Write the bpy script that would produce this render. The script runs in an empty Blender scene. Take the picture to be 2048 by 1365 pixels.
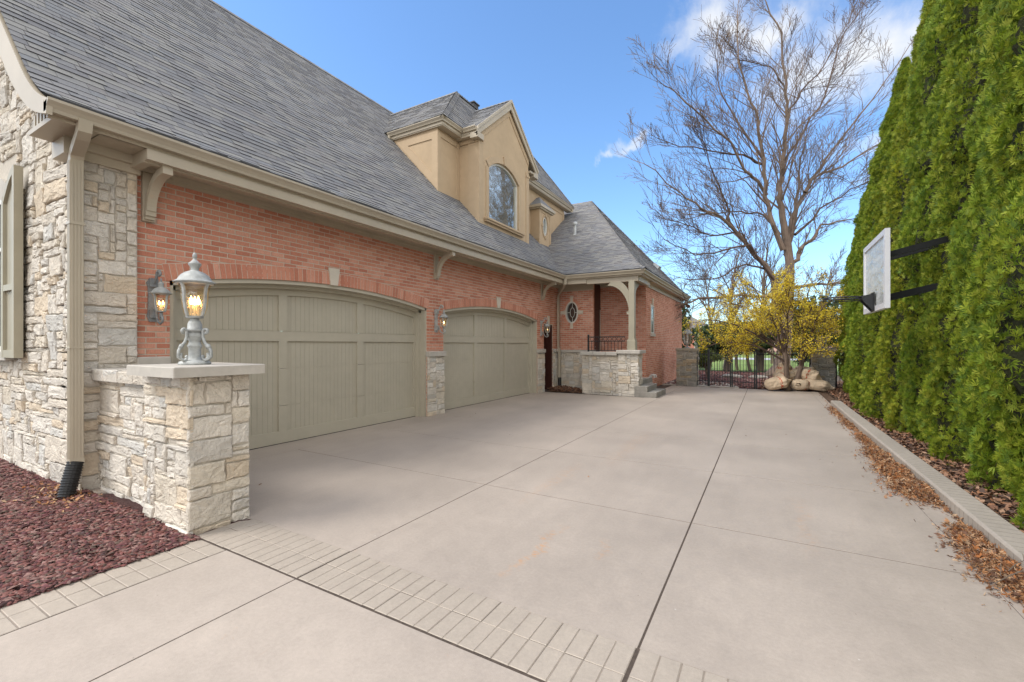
import bpy, math, random
import numpy as np
from mathutils import Vector, Matrix
R=math.radians
sc=bpy.context.scene
COL=sc.collection
# ---------------------------------------------------------------- camera numbers
F=888.0; HV=690.0; CH=1.64; TH=R(29.8)
CT,ST=math.cos(TH),math.sin(TH)
def ray(u,v):
    a=(u-1024)/F; b=(HV-v)/F
    return Vector((a*CT-ST, CT+a*ST, b))
def at_depth(u,v,zc):
    d=ray(u,v); return Vector((d.x*zc,d.y*zc,CH+d.z*zc))
def at_x(u,v,X):
    d=ray(u,v); t=X/d.x; return Vector((X,d.y*t,CH+d.z*t))
def at_y(u,v,Y):
    d=ray(u,v); t=Y/d.y; return Vector((d.x*t,Y,CH+d.z*t))
# ---------------------------------------------------------------- mesh builder
class MB:
    def __init__(s): s.v=[]; s.f=[]; s.m=[]; s.mi=0
    def add(s,vs,fs):
        o=len(s.v); s.v.extend([tuple(p) for p in vs]); s.f.extend([tuple(i+o for i in f) for f in fs]); s.m.extend([s.mi]*len(fs)); return s
    def box(s,x0,x1,y0,y1,z0,z1):
        v=[(x0,y0,z0),(x1,y0,z0),(x1,y1,z0),(x0,y1,z0),(x0,y0,z1),(x1,y0,z1),(x1,y1,z1),(x0,y1,z1)]
        return s.add(v,[(0,3,2,1),(4,5,6,7),(0,1,5,4),(1,2,6,5),(2,3,7,6),(3,0,4,7)])
    def bbox(s,x0,x1,y0,y1,z0,z1,b=.01):
        # box with chamfered top and vertical edges
        x=[x0,x1];y=[y0,y1]
        def ring(i,z): return [(x0+i,y0,z),(x1-i,y0,z),(x1,y0+i,z),(x1,y1-i,z),(x1-i,y1,z),(x0+i,y1,z),(x0,y1-i,z),(x0,y0+i,z)]
        r=[ring(b,z0),ring(b,z1-b)]
        top=[(x0+b*1.6,y0+b,z1),(x1-b*1.6,y0+b,z1),(x1-b,y0+b*1.6,z1),(x1-b,y1-b*1.6,z1),(x1-b*1.6,y1-b,z1),(x0+b*1.6,y1-b,z1),(x0+b,y1-b*1.6,z1),(x0+b,y0+b*1.6,z1)]
        vs=r[0]+r[1]+top; fs=[]
        for k in range(2):
            for i in range(8):
                j=(i+1)%8; fs.append((k*8+i,k*8+j,k*8+8+j,k*8+8+i))
        fs.append(tuple(range(16,24))); fs.append(tuple(reversed(range(8))))
        return s.add(vs,fs)
    def obox(s,c,ax,ay,az):
        c=Vector(c);ax=Vector(ax);ay=Vector(ay);az=Vector(az)
        v=[c+a*ax+b*ay+d*az for d in(-1,1) for (a,b) in((-1,-1),(1,-1),(1,1),(-1,1))]
        return s.add(v,[(0,3,2,1),(4,5,6,7),(0,1,5,4),(1,2,6,5),(2,3,7,6),(3,0,4,7)])
    def poly(s,pts): return s.add(pts,[tuple(range(len(pts)))])
    def prism(s,pts,off):
        n=len(pts); off=Vector(off); a=[Vector(p) for p in pts]; b=[p+off for p in a]
        fs=[tuple(reversed(range(n))),tuple(range(n,2*n))]+[(i,(i+1)%n,n+(i+1)%n,n+i) for i in range(n)]
        return s.add(a+b,fs)
    def sweep(s,prof,path,up=(0,0,1),cap=True):
        # prof: 2D (side,up) polygon; swept with mitred corners along path in the horizontal plane
        P=[Vector(p) for p in path]; n=len(prof); rings=[]
        for i,p in enumerate(P):
            d0=(P[i]-P[i-1]).normalized() if i>0 else None
            d1=(P[i+1]-P[i]).normalized() if i<len(P)-1 else None
            if d0 is None: d0=d1
            if d1 is None: d1=d0
            U=Vector(up)
            s0=d0.cross(U).normalized(); s1=d1.cross(U).normalized()
            m=(s0+s1).normalized(); k=1/max(.3,m.dot(s0))
            rings.append([p+m*(q[0]*k)+U*q[1] for q in prof])
        vs=[q for r in rings for q in r]; fs=[]
        for k in range(len(P)-1):
            for i in range(n):
                j=(i+1)%n; fs.append((k*n+i,k*n+j,k*n+n+j,k*n+n+i))
        if cap: fs.append(tuple(reversed(range(n)))); fs.append(tuple(range((len(P)-1)*n,len(P)*n)))
        return s.add(vs,fs)
    def tube(s,pts,rad,n=6,cap=True,closed=False):
        P=[Vector(p) for p in pts]
        if not hasattr(rad,'__len__'): rad=[rad]*len(P)
        up=Vector((0,0,1)); vs=[]; fs=[]; prev=None; L=len(P)
        for i,p in enumerate(P):
            if closed: d=(P[(i+1)%L]-P[i-1])
            else: d=(P[min(i+1,L-1)]-P[max(i-1,0)])
            if d.length<1e-9: d=Vector((0,0,1))
            d.normalize()
            if prev is None: a=d.orthogonal().normalized()
            else:
                a=prev-d*prev.dot(d)
                a=a.normalized() if a.length>1e-6 else d.orthogonal().normalized()
            prev=a; b=d.cross(a)
            for k in range(n):
                t=2*math.pi*k/n; vs.append(p+(a*math.cos(t)+b*math.sin(t))*rad[i])
        for i in range(L if closed else L-1):
            o=i*n; q=((i+1)%L)*n
            for k in range(n): fs.append((o+k,o+(k+1)%n,q+(k+1)%n,q+k))
        if cap and not closed: fs.append(tuple(reversed(range(n)))); fs.append(tuple(range((L-1)*n,L*n)))
        return s.add(vs,fs)
    def lathe(s,prof,c=(0,0,0),n=20,a0=0,a1=2*math.pi):
        vs=[]; fs=[]; full=abs(a1-a0-2*math.pi)<1e-6; m=n if full else n+1
        for (r,z) in prof:
            for k in range(m):
                t=a0+(a1-a0)*k/n; vs.append((c[0]+r*math.cos(t),c[1]+r*math.sin(t),c[2]+z))
        for i in range(len(prof)-1):
            for k in range(n): fs.append((i*m+k,i*m+(k+1)%m,(i+1)*m+(k+1)%m,(i+1)*m+k))
        return s.add(vs,fs)
    def build(s,name,mats,parent=None,smooth=False,world=True,loc=None):
        me=bpy.data.meshes.new(name)
        off=Vector((0,0,0))
        if parent is not None and world: off=root_loc(parent)
        if loc is not None: off=Vector(loc)
        if len(s.v):
            A=np.array(s.v,dtype=np.float64)-np.array(off)
            me.from_pydata(A.tolist(),[],s.f)
        if not isinstance(mats,(list,tuple)): mats=[mats]
        for m in mats: me.materials.append(m)
        if len(mats)>1: me.polygons.foreach_set('material_index',s.m)
        if smooth: me.polygons.foreach_set('use_smooth',[True]*len(me.polygons))
        me.update()
        o=bpy.data.objects.new(name,me); COL.objects.link(o)
        if parent is not None: o.parent=parent
        elif loc is not None: o.location=loc
        return o
def root_loc(o):
    while o.parent is not None: o=o.parent
    return Vector(o.location)
def np_build(name,V,Fc,mats,parent=None,fm=None,loc=None):
    # V (n,3), Fc (m,k)
    me=bpy.data.meshes.new(name)
    V=np.asarray(V,dtype=np.float32)
    if loc is not None: V=V-np.array(loc,dtype=np.float32)
    m,k=Fc.shape
    me.vertices.add(len(V)); me.vertices.foreach_set('co',V.ravel())
    me.loops.add(m*k); me.loops.foreach_set('vertex_index',Fc.astype(np.int32).ravel())
    me.polygons.add(m); me.polygons.foreach_set('loop_start',np.arange(0,m*k,k,dtype=np.int32))
    if not isinstance(mats,(list,tuple)): mats=[mats]
    for q in mats: me.materials.append(q)
    if fm is not None: me.polygons.foreach_set('material_index',fm)
    me.update(calc_edges=True); me.validate()
    o=bpy.data.objects.new(name,me); COL.objects.link(o)
    if parent is not None: o.parent=parent
    elif loc is not None: o.location=loc
    return o
def tag(o,label,cat,group=None,kind=None):
    if label: o['label']=label
    if cat: o['category']=cat
    if group: o['group']=group
    if kind: o['kind']=kind
    return o
def thing(name,label,cat,loc=(0,0,0),rz=0,group=None):
    o=bpy.data.objects.new(name,None); COL.objects.link(o); o.location=loc; o.rotation_euler=(0,0,rz)
    o.empty_display_size=.2
    return tag(o,label,cat,group)
def struct(o): o['kind']='structure'; return o
def dup(root,loc=None,rz=None,label=None,scale=None):
    def rec(o,par):
        c=o.copy(); COL.objects.link(c)
        if par is not None: c.parent=par
        for ch in o.children: rec(ch,c)
        return c
    r=rec(root,None)
    if loc is not None: r.location=loc
    if rz is not None: r.rotation_euler[2]=rz
    if scale is not None: r.scale=scale
    if label: r['label']=label
    return r
# ---------------------------------------------------------------- materials
def newmat(name):
    m=bpy.data.materials.new(name); m.use_nodes=True; nt=m.node_tree; nt.nodes.clear()
    out=nt.nodes.new('ShaderNodeOutputMaterial'); b=nt.nodes.new('ShaderNodeBsdfPrincipled')
    nt.links.new(b.outputs[0],out.inputs[0]); return m,nt,b,out
def N(nt,t,**kw):
    n=nt.nodes.new(t)
    for k,v in kw.items():
        if k in n.inputs: n.inputs[k].default_value=v
        else: setattr(n,k,v)
    return n
def mixc(nt,a,b,fac,mode='MIX'):
    n=nt.nodes.new('ShaderNodeMix'); n.data_type='RGBA'; n.blend_type=mode
    for sock,val in((n.inputs[0],fac),(n.inputs[6],a),(n.inputs[7],b)):
        if isinstance(val,bpy.types.NodeSocket): nt.links.new(val,sock)
        elif isinstance(val,(int,float)): sock.default_value=val
        else: sock.default_value=(*val,1) if len(val)==3 else val
    return n.outputs[2]
def noise(nt,scale,detail=4,rough=.6,vec=None,dist=0,stretch=None,coord='Object'):
    tc=nt.nodes.new('ShaderNodeTexCoord'); src=vec or tc.outputs[coord]
    if stretch:
        mp=nt.nodes.new('ShaderNodeMapping'); mp.inputs['Scale'].default_value=stretch; nt.links.new(src,mp.inputs[0]); src=mp.outputs[0]
    n=nt.nodes.new('ShaderNodeTexNoise'); n.inputs['Scale'].default_value=scale; n.inputs['Detail'].default_value=detail
    n.inputs['Roughness'].default_value=rough; n.inputs['Distortion'].default_value=dist
    nt.links.new(src,n.inputs['Vector']); return n
def ramp(nt,src,stops,interp='LINEAR'):
    r=nt.nodes.new('ShaderNodeValToRGB'); r.color_ramp.interpolation=interp
    e=r.color_ramp.elements
    while len(e)<len(stops): e.new(.5)
    for i,(p,c) in enumerate(stops):
        e[i].position=p; e[i].color=(*c,1) if hasattr(c,'__len__') else (c,c,c,1)
    nt.links.new(src,r.inputs[0]); return r.outputs[0]
def bump(nt,b,src,strength,dist=.01,prev=None):
    n=nt.nodes.new('ShaderNodeBump'); n.inputs['Strength'].default_value=strength; n.inputs['Distance'].default_value=dist
    nt.links.new(src,n.inputs['Height'])
    if prev: nt.links.new(prev,n.inputs['Normal'])
    nt.links.new(n.outputs[0],b.inputs['Normal']); return n.outputs[0]
def mat(name,c,rough=.7,var=.15,scale=6,bs=60,bst=.3,bd=.004,island=None,metal=0,spec=.5,stretch=None,big=None,trans=0,detail=5):
    m,nt,b,out=newmat(name)
    b.inputs['Roughness'].default_value=rough; b.inputs['Metallic'].default_value=metal; b.inputs['Specular IOR Level'].default_value=spec
    if island:
        g=nt.nodes.new('ShaderNodeNewGeometry'); n=len(island)
        col=ramp(nt,g.outputs['Random Per Island'],[(i/n,island[i]) for i in range(n)],'CONSTANT')
    else:
        rgb=nt.nodes.new('ShaderNodeRGB'); rgb.outputs[0].default_value=(*c,1); col=rgb.outputs[0]
    nz=noise(nt,scale,detail,.65,stretch=stretch)
    f=ramp(nt,nz.outputs[0],[(.25,1-var),(.75,1+var)])
    col=mixc(nt,col,f,1.0,'MULTIPLY')
    if big:
        n2=noise(nt,big[0],3,.5); f2=ramp(nt,n2.outputs[0],[(.3,1-big[1]),(.7,1+big[1])]); col=mixc(nt,col,f2,1.0,'MULTIPLY')
    nt.links.new(col,b.inputs['Base Color'])
    if bst>0:
        n3=noise(nt,bs,4,.6,stretch=stretch); bump(nt,b,n3.outputs[0],bst,bd)
    if trans>0:
        t=nt.nodes.new('ShaderNodeBsdfTranslucent'); nt.links.new(col,t.inputs[0])
        mx=nt.nodes.new('ShaderNodeMixShader'); mx.inputs[0].default_value=trans
        nt.links.new(b.outputs[0],mx.inputs[1]); nt.links.new(t.outputs[0],mx.inputs[2]); nt.links.new(mx.outputs[0],out.inputs[0])
    return m
def emit(name,c,s):
    m,nt,b,out=newmat(name); b.inputs['Base Color'].default_value=(*c,1); b.inputs['Emission Color'].default_value=(*c,1); b.inputs['Emission Strength'].default_value=s; return m
def glassmat(name,tint=(.02,.025,.03),rough=.03,wave=0,ws=8,stretch=None,mirror=.9):
    m,nt,b,out=newmat(name); b.inputs['Base Color'].default_value=(*tint,1); b.inputs['Roughness'].default_value=rough
    b.inputs['Specular IOR Level'].default_value=mirror; b.inputs['IOR'].default_value=1.6
    b.inputs['Coat Weight'].default_value=1.0; b.inputs['Coat Roughness'].default_value=rough
    if wave>0:
        n=noise(nt,ws,3,.5,stretch=stretch); bb=bump(nt,b,n.outputs[0],wave,.02); nt.links.new(bb,b.inputs['Coat Normal'])
    return m
def clearglass(name,tint,refl=.15,alpha=.75,rough=.05,wave=.4,ws=40):
    m,nt,b,out=newmat(name); nt.nodes.remove(b)
    t=nt.nodes.new('ShaderNodeBsdfTransparent'); t.inputs[0].default_value=(*tint,1)
    g=nt.nodes.new('ShaderNodeBsdfGlossy'); g.inputs['Roughness'].default_value=rough; g.inputs[0].default_value=(.9,.9,.9,1)
    mx=nt.nodes.new('ShaderNodeMixShader'); mx.inputs[0].default_value=1-alpha
    if wave>0:
        n=noise(nt,ws,3,.5); bu=nt.nodes.new('ShaderNodeBump'); bu.inputs['Strength'].default_value=wave; bu.inputs['Distance'].default_value=.01
        nt.links.new(n.outputs[0],bu.inputs['Height']); nt.links.new(bu.outputs[0],g.inputs['Normal'])
    nt.links.new(t.outputs[0],mx.inputs[1]); nt.links.new(g.outputs[0],mx.inputs[2]); nt.links.new(mx.outputs[0],out.inputs[0]); return m

M_trim=mat('painted trim',(.45,.39,.30),.45,.06,3,30,.08,.002,big=(1.2,.06))
M_trimdk=mat('painted window trim',(.37,.335,.25),.5,.08,3,30,.1,.002)
M_gut=mat('gutter aluminium',(.43,.375,.29),.38,.05,2,20,.04,.002,big=(.8,.06))
M_soff=mat('soffit boards',(.43,.37,.28),.6,.1,6,30,.2,.003)
M_door=mat('garage door paint',(.45,.41,.325),.5,.05,5,90,.15,.0015,big=(.7,.05))
M_doorseal=mat('rubber door seal',(.02,.02,.02),.8,.1,5,30,.1)
M_stucco=mat('stucco',(.49,.365,.235),.85,.06,5,160,.35,.003,big=(.9,.07))
M_stuctrim=mat('stucco trim',(.475,.355,.23),.8,.06,5,120,.25,.003)
M_mortar=mat('stone mortar',(.50,.45,.38),.9,.15,20,120,.6,.004)
M_brickmortar=mat('brick mortar',(.58,.50,.41),.9,.1,20,150,.5,.003)
M_stone=mat('limestone',(0,0,0),.85,.16,9,34,1.0,.022,island=[(.60,.535,.45),(.64,.585,.51),(.56,.50,.42),(.61,.54,.44),(.56,.535,.49),(.65,.60,.53),(.60,.50,.38),(.52,.48,.425),(.62,.565,.49),(.58,.53,.46)],big=(3,.1),detail=8)
M_stonegrey=mat('weathered limestone',(0,0,0),.88,.2,9,30,.8,.015,island=[(.30,.27,.22),(.36,.31,.24),(.33,.30,.26),(.28,.26,.22),(.38,.30,.20)],big=(3,.12))
M_cap=mat('cut limestone',(.46,.425,.375),.8,.12,7,70,.35,.004,big=(2,.08),detail=8)
M_key=mat('cut keystone',(.60,.54,.45),.8,.08,7,70,.2,.003)
M_brick=mat('red brick',(0,0,0),.85,.22,30,70,.8,.006,island=[(.55,.235,.155),(.59,.275,.19),(.50,.195,.125),(.57,.25,.165),(.53,.215,.14),(.62,.31,.22),(.46,.175,.11),(.58,.26,.175)],stretch=(1,3.0,.8),big=(.6,.05))
M_brick2=mat('red brick facing front',(0,0,0),.85,.22,30,70,.8,.006,island=[(.55,.235,.155),(.59,.275,.19),(.50,.195,.125),(.57,.25,.165),(.53,.215,.14),(.62,.31,.22),(.46,.175,.11),(.58,.26,.175)],stretch=(3,1,.8),big=(.6,.05))
M_shingle=mat('asphalt shingles',(0,0,0),.92,.16,50,160,.6,.004,island=[(.190,.189,.194),(.214,.210,.206),(.170,.170,.178),(.202,.198,.200),(.232,.226,.214),(.182,.186,.196),(.196,.187,.184),(.220,.215,.207),(.164,.162,.170)],big=(.5,.06))
M_under=mat('roof deck and course shadow',(.075,.075,.08),.9,.1)  # deck sheet; also shingle risers, as painted course shadow
M_wooddk=mat('dark stained door',(.06,.018,.012),.45,.2,6,30,.2,stretch=(4,4,.5))
M_iron=mat('black iron',(.012,.012,.013),.45,.1,20,60,.1)
M_black=mat('black plastic pipe',(.012,.012,.013),.4,.1)
M_lamp=mat('weathered verdigris metal',(.36,.37,.36),.6,.38,14,60,.4,.003,big=(5,.2))
M_lampdk=mat('aged grey metal',(.22,.23,.235),.6,.35,14,60,.4,.003)
M_lampglass=clearglass('seeded amber glass',(1.0,.86,.64),alpha=.80,wave=.6,ws=45)
M_bulb=emit('lit candle bulb',(1.0,.58,.22),14.0)
M_candle=mat('candle sleeve',(.75,.68,.5),.5,.05)
M_win=glassmat('window glass',(.50,.56,.55),.03,.12,3,mirror=1.0); M_win.node_tree.nodes['Principled BSDF'].inputs['Metallic'].default_value=.85
M_windk=glassmat('leaded window glass',(.02,.022,.025),.05,.15,30)
M_white=mat('white vinyl frame',(.62,.60,.55),.4,.04)
M_curtain=mat('pale curtain behind glass',(.4,.43,.42),.8,.1)
M_pvc=mat('white plastic pipe',(.6,.58,.55),.4,.05)
M_galv=mat('galvanised vent metal',(.42,.44,.45),.45,.15,10,40,.1,metal=.4)
M_step=mat('grey concrete steps',(.27,.25,.22),.9,.18,10,80,.5,.004,big=(2,.1))
def concrete(name,c,stain=True,dark=.0):
    m,nt,b,out=newmat(name); b.inputs['Roughness'].default_value=.62; b.inputs['Specular IOR Level'].default_value=.45
    n1=noise(nt,.55,5,.6); c1=mixc(nt,tuple(x*.90 for x in c),tuple(x*1.08 for x in c),ramp(nt,n1.outputs[0],[(.3,0.),(.7,1.)]))
    n2=noise(nt,9,8,.75); c1=mixc(nt,c1,ramp(nt,n2.outputs[0],[(.3,.93),(.7,1.06)]),1.0,'MULTIPLY')
    n33=noise(nt,42,3,.7); c1=mixc(nt,c1,ramp(nt,n33.outputs[0],[(.3,.935),(.7,1.055)]),1.0,'MULTIPLY'); n3=noise(nt,260,2,.6); c1=mixc(nt,c1,ramp(nt,n3.outputs[0],[(.3,.90),(.7,1.09)]),1.0,'MULTIPLY')
    # trowel drag
    n6=noise(nt,2.2,6,.7,stretch=(1,.18,1),dist=.6); c1=mixc(nt,c1,ramp(nt,n6.outputs[0],[(.35,.965),(.65,1.03)]),1.0,'MULTIPLY')
    if stain:
        n4=noise(nt,1.7,7,.75,dist=1.2,stretch=(2.2,.7,1)); f=ramp(nt,n4.outputs[0],[(.63,0.),(.74,.55)])
        n5=noise(nt,.33,2,.5); f2=ramp(nt,n5.outputs[0],[(.52,0.),(.62,1.)])
        mm=nt.nodes.new('ShaderNodeMath'); mm.operation='MULTIPLY'; nt.links.new(f,mm.inputs[0]); nt.links.new(f2,mm.inputs[1])
        c1=mixc(nt,c1,(.50,.30,.17),mm.outputs[0])
        # small spots
        vo=nt.nodes.new('ShaderNodeTexVoronoi'); vo.inputs['Scale'].default_value=3.2; tc=nt.nodes.new('ShaderNodeTexCoord'); nt.links.new(tc.outputs['Object'],vo.inputs[0])
        c1=mixc(nt,c1,(.62,.58,.53),ramp(nt,vo.outputs['Distance'],[(.010,.7),(.02,0.)]))
    if stain:
        # rust streak left of the centre joint
        tc2=nt.nodes.new('ShaderNodeTexCoord'); sx=nt.nodes.new('ShaderNodeSeparateXYZ'); nt.links.new(tc2.outputs['Object'],sx.inputs[0])
        nn=noise(nt,2.4,5,.7)
        def mth(op,a,b_=None,cl=False):
            q=nt.nodes.new('ShaderNodeMath'); q.operation=op; q.use_clamp=cl
            for s_,v_ in ((q.inputs[0],a),(q.inputs[1],b_)):
                if v_ is None: continue
                if isinstance(v_,(int,float)): s_.default_value=v_
                else: nt.links.new(v_,s_)
            return q.outputs[0]
        def streak(X0,Y0,hl,w,amp):
            off=mth('MULTIPLY',mth('SUBTRACT',nn.outputs[0],.5),.45); dx=mth('ABSOLUTE',mth('ADD',mth('SUBTRACT',sx.outputs[0],X0),off))
            a_=mth('SUBTRACT',1.0,mth('DIVIDE',dx,w),True); dy=mth('ABSOLUTE',mth('SUBTRACT',sx.outputs[1],Y0)); b_=mth('SUBTRACT',1.0,mth('DIVIDE',dy,hl),True)
            n9=noise(nt,16,5,.8); g9=ramp(nt,n9.outputs[0],[(.45,0.),(.62,1.)])
            return mth('MULTIPLY',mth('MULTIPLY',mth('MULTIPLY',a_,mth('POWER',b_,.5)),g9),amp)
        for (X0,Y0,hl,w,amp) in ((-1.60,3.2,.55,.05,1.0),(-1.15,3.45,.2,.05,.6),(-2.2,4.9,.9,.12,.35),(.3,4.9,.8,.10,.3),(-1.9,7.2,1.4,.2,.3)):
            c1=mixc(nt,c1,(.52,.27,.12),streak(X0,Y0,hl,w,amp))
        n8=noise(nt,.9,6,.75,dist=.8); c1=mixc(nt,c1,(.34,.29,.245),ramp(nt,n8.outputs[0],[(.58,0.),(.72,.2)]))
        n7=noise(nt,.28,4,.6); c1=mixc(nt,c1,ramp(nt,n7.outputs[0],[(.35,.93),(.65,1.07)]),1.0,'MULTIPLY')
        # dark pits
        vo=nt.nodes.new('ShaderNodeTexVoronoi'); vo.inputs['Scale'].default_value=7; tc=nt.nodes.new('ShaderNodeTexCoord'); nt.links.new(tc.outputs['Object'],vo.inputs[0])
        c1=mixc(nt,c1,(.16,.13,.11),ramp(nt,vo.outputs['Distance'],[(.022,.7),(.035,0.)]))
    nt.links.new(c1,b.inputs['Base Color'])
    rr=ramp(nt,n2.outputs[0],[(.3,.52),(.7,.72)]); nt.links.new(rr,b.inputs['Roughness'])
    p=bump(nt,b,n3.outputs[0],.25,.002); bump(nt,b,n2.outputs[0],.12,.006,p)
    return m
CC=(.395,.335,.283)
M_conc=concrete('brushed taupe concrete',CC)
M_conc2=concrete('taupe concrete walk',(.425,.37,.31))
M_stamp=concrete('stamped concrete band',(.39,.333,.275),False)
M_kerb=concrete('concrete kerb',(.40,.35,.295),False)
M_joint=mat('dark joint filler',(.075,.055,.042),.9,.4,30,100,.5,.005)
M_redmulch=mat('red lava gravel bed',(.07,.030,.027),.95,.45,60,90,1,.02)
M_redchip=mat('red lava chips',(0,0,0),.9,.3,40,120,.5,.003,island=[(.12,.045,.042),(.17,.06,.052),(.085,.032,.032),(.22,.095,.08),(.06,.028,.028),(.14,.05,.04),(.19,.11,.095),(.10,.065,.05),(.26,.15,.13),(.12,.04,.045)])
M_litter=mat('dry leaves and needles',(0,0,0),.85,.2,60,100,.2,island=[(.36,.17,.07),(.45,.24,.12),(.28,.12,.05),(.50,.31,.17),(.16,.08,.05),(.52,.36,.23),(.42,.16,.05),(.20,.12,.08)],trans=.15)
M_brmulch=mat('brown leaf mulch bed',(.12,.072,.046),.95,.45,25,70,1,.03)
M_brleaf=mat('fallen brown leaves',(0,0,0),.85,.2,60,100,.2,island=[(.20,.10,.06),(.28,.15,.09),(.13,.07,.045),(.36,.22,.14),(.10,.06,.045),(.30,.14,.07)])
M_lawn=mat('lawn grass',(.18,.25,.05),.9,.25,3,60,.6,.02,big=(.2,.2))
M_soil=mat('bare soil',(.11,.08,.055),.95,.3,4,40,.8,.03)
M_road=mat('street asphalt',(.42,.42,.43),.85,.08,3,60,.2)
M_bark=mat('tree bark',(.20,.145,.11),.95,.35,4,10,1,.05,stretch=(1,1,.35),big=(.6,.15))
M_bark2=mat('grey brown bark',(.16,.12,.09),.95,.3,5,14,1,.03,stretch=(1,1,.4))
M_twig=mat('twig bark',(.12,.080,.062),.9,.2,4,20,.3)
M_bud=mat('dry seed heads',(.16,.08,.045),.9,.2)
M_yel=mat('yellow blossom',(0,0,0),.8,.15,20,20,0,island=[(.80,.60,.03),(.88,.70,.05),(.66,.46,.02),(.82,.68,.10)],trans=.25)
M_arb=mat('arborvitae foliage',(0,0,0),.7,.22,1.6,20,0,island=[(.215,.295,.018),(.27,.35,.022),(.14,.215,.015),(.34,.39,.028),(.24,.295,.022),(.10,.165,.015),(.33,.36,.035)],trans=.30)
M_arbin=mat('shade-dark crown core',(.028,.030,.010),.95,.4,8,30,1,.03)  # opaque core hull, the crown's inner shade put into its near-black colour
M_yew=mat('yew foliage',(0,0,0),.75,.2,3,20,0,island=[(.05,.09,.03),(.07,.11,.035),(.04,.07,.03),(.09,.13,.04)],trans=.15)
M_shrub=mat('golden green shrub foliage',(0,0,0),.75,.2,3,20,0,island=[(.13,.16,.03),(.10,.14,.03),(.16,.19,.035),(.08,.10,.03)],trans=.2)
M_sack=mat('paper sack',(.62,.48,.335),.8,.14,4,9,1.0,.05,big=(3,.12),stretch=(1,1,1))
M_sackred=mat('red printed stripe',(.48,.10,.045),.8,.3,6,22,.6,.01)
M_board=mat('white backboard frame',(.62,.62,.64),.4,.04)
M_acr=None

_nt=M_arb.node_tree; _b=_nt.nodes['Principled BSDF']; _src=_b.inputs['Base Color'].links[0].from_socket
_oi=_nt.nodes.new('ShaderNodeObjectInfo'); _r=ramp(_nt,_oi.outputs['Random'],[(0.,(.80,.92,.9)),(.5,(1.0,1.0,1.0)),(1.,(1.12,1.02,1.0))]); _m=mixc(_nt,_src,_r,1.0,'MULTIPLY')
_nt.links.new(_m,_b.inputs['Base Color'])
for _n in _nt.nodes:
    if _n.type=='BSDF_TRANSLUCENT': _nt.links.new(_m,_n.inputs[0])
M_groove=mat('darker stamped grooves',(.27,.225,.185),.9,.25,12,60,.2)  # groove pads a darker tone than the band bricks
SKYTINT=(.72,.92,1.09); FILLCLOUDC=(8.2,7.9,7.35); EXPO=.84
# ---------------------------------------------------------------- masonry generators
def clip(poly,a,b,c):
    # keep a*x+b*y<=c
    out=[]; n=len(poly)
    for i in range(n):
        p=poly[i]; q=poly[(i+1)%n]; dp=a*p[0]+b*p[1]-c; dq=a*q[0]+b*q[1]-c
        if dp<=0: out.append(p)
        if (dp<0<dq) or (dq<0<dp):
            t=dp/(dp-dq); out.append((p[0]+(q[0]-p[0])*t,p[1]+(q[1]-p[1])*t))
    return out
def clip_convex(poly,cv):
    # cv counter-clockwise convex polygon
    n=len(cv)
    for i in range(n):
        if len(poly)<3: return []
        p=cv[i]; q=cv[(i+1)%n]; ex,ey=q[0]-p[0],q[1]-p[1]
        poly=clip(poly,ey,-ex,ey*p[0]-ex*p[1])
    return poly if len(poly)>=3 else []
def ccw(p):
    s=sum(p[i][0]*p[(i+1)%len(p)][1]-p[(i+1)%len(p)][0]*p[i][1] for i in range(len(p)))
    return p if s>0 else p[::-1]
def stones(mb,org,ad,nd,W,H,rng,keep=None,ext=(0,0),depth=(.018,.05),cw=.055,ch=.042,rough=1.0,up=(0,0,1),maxw=.42,maxh=.24):
    """random ashlar of rough stones over a W x H rectangle; ad along, nd outward"""
    org=Vector(org);ad=Vector(ad);nd=Vector(nd);up=Vector(up)
    na=max(2,round(W/cw)); nb=max(2,round(H/ch)); cw=W/na; ch=H/nb
    occ=[[False]*na for _ in range(nb)]
    for j in range(nb):
        for i in range(na):
            if occ[j][i]: continue
            k=rng.random()
            if k<.26: w,h=rng.uniform(.24,maxw),rng.uniform(.13,maxh)
            elif k<.32: w,h=rng.uniform(.05,.12),rng.uniform(.10,maxh*.7)
            elif k<.84: w,h=rng.uniform(.20,maxw*1.15),rng.uniform(.06,.13)
            else: w,h=rng.uniform(.10,.22),rng.uniform(.07,.15)
            wi=max(1,round(w/cw)); hi=max(1,round(h/ch))
            a=0
            while a<wi and i+a<na and not occ[j][i+a]: a+=1
            wi=a
            if i+wi<na and na-(i+wi)<=1: 
                if not occ[j][na-1]: wi=na-i
            hh=0
            while hh<hi and j+hh<nb and all(not occ[j+hh][i+q] for q in range(wi)): hh+=1
            hi=max(1,hh)
            for y in range(j,j+hi):
                for x in range(i,i+wi): occ[y][x]=True
            a0,a1=i*cw,(i+wi)*cw; b0,b1=j*ch,(j+hi)*ch
            if i==0: a0-=ext[0]
            if i+wi==na: a1+=ext[1]
            if keep and not keep((a0+a1)/2,(b0+b1)/2,a0,a1,b0,b1): continue
            one_stone(mb,org,ad,nd,up,a0,a1,b0,b1,rng,depth,rough)
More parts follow.
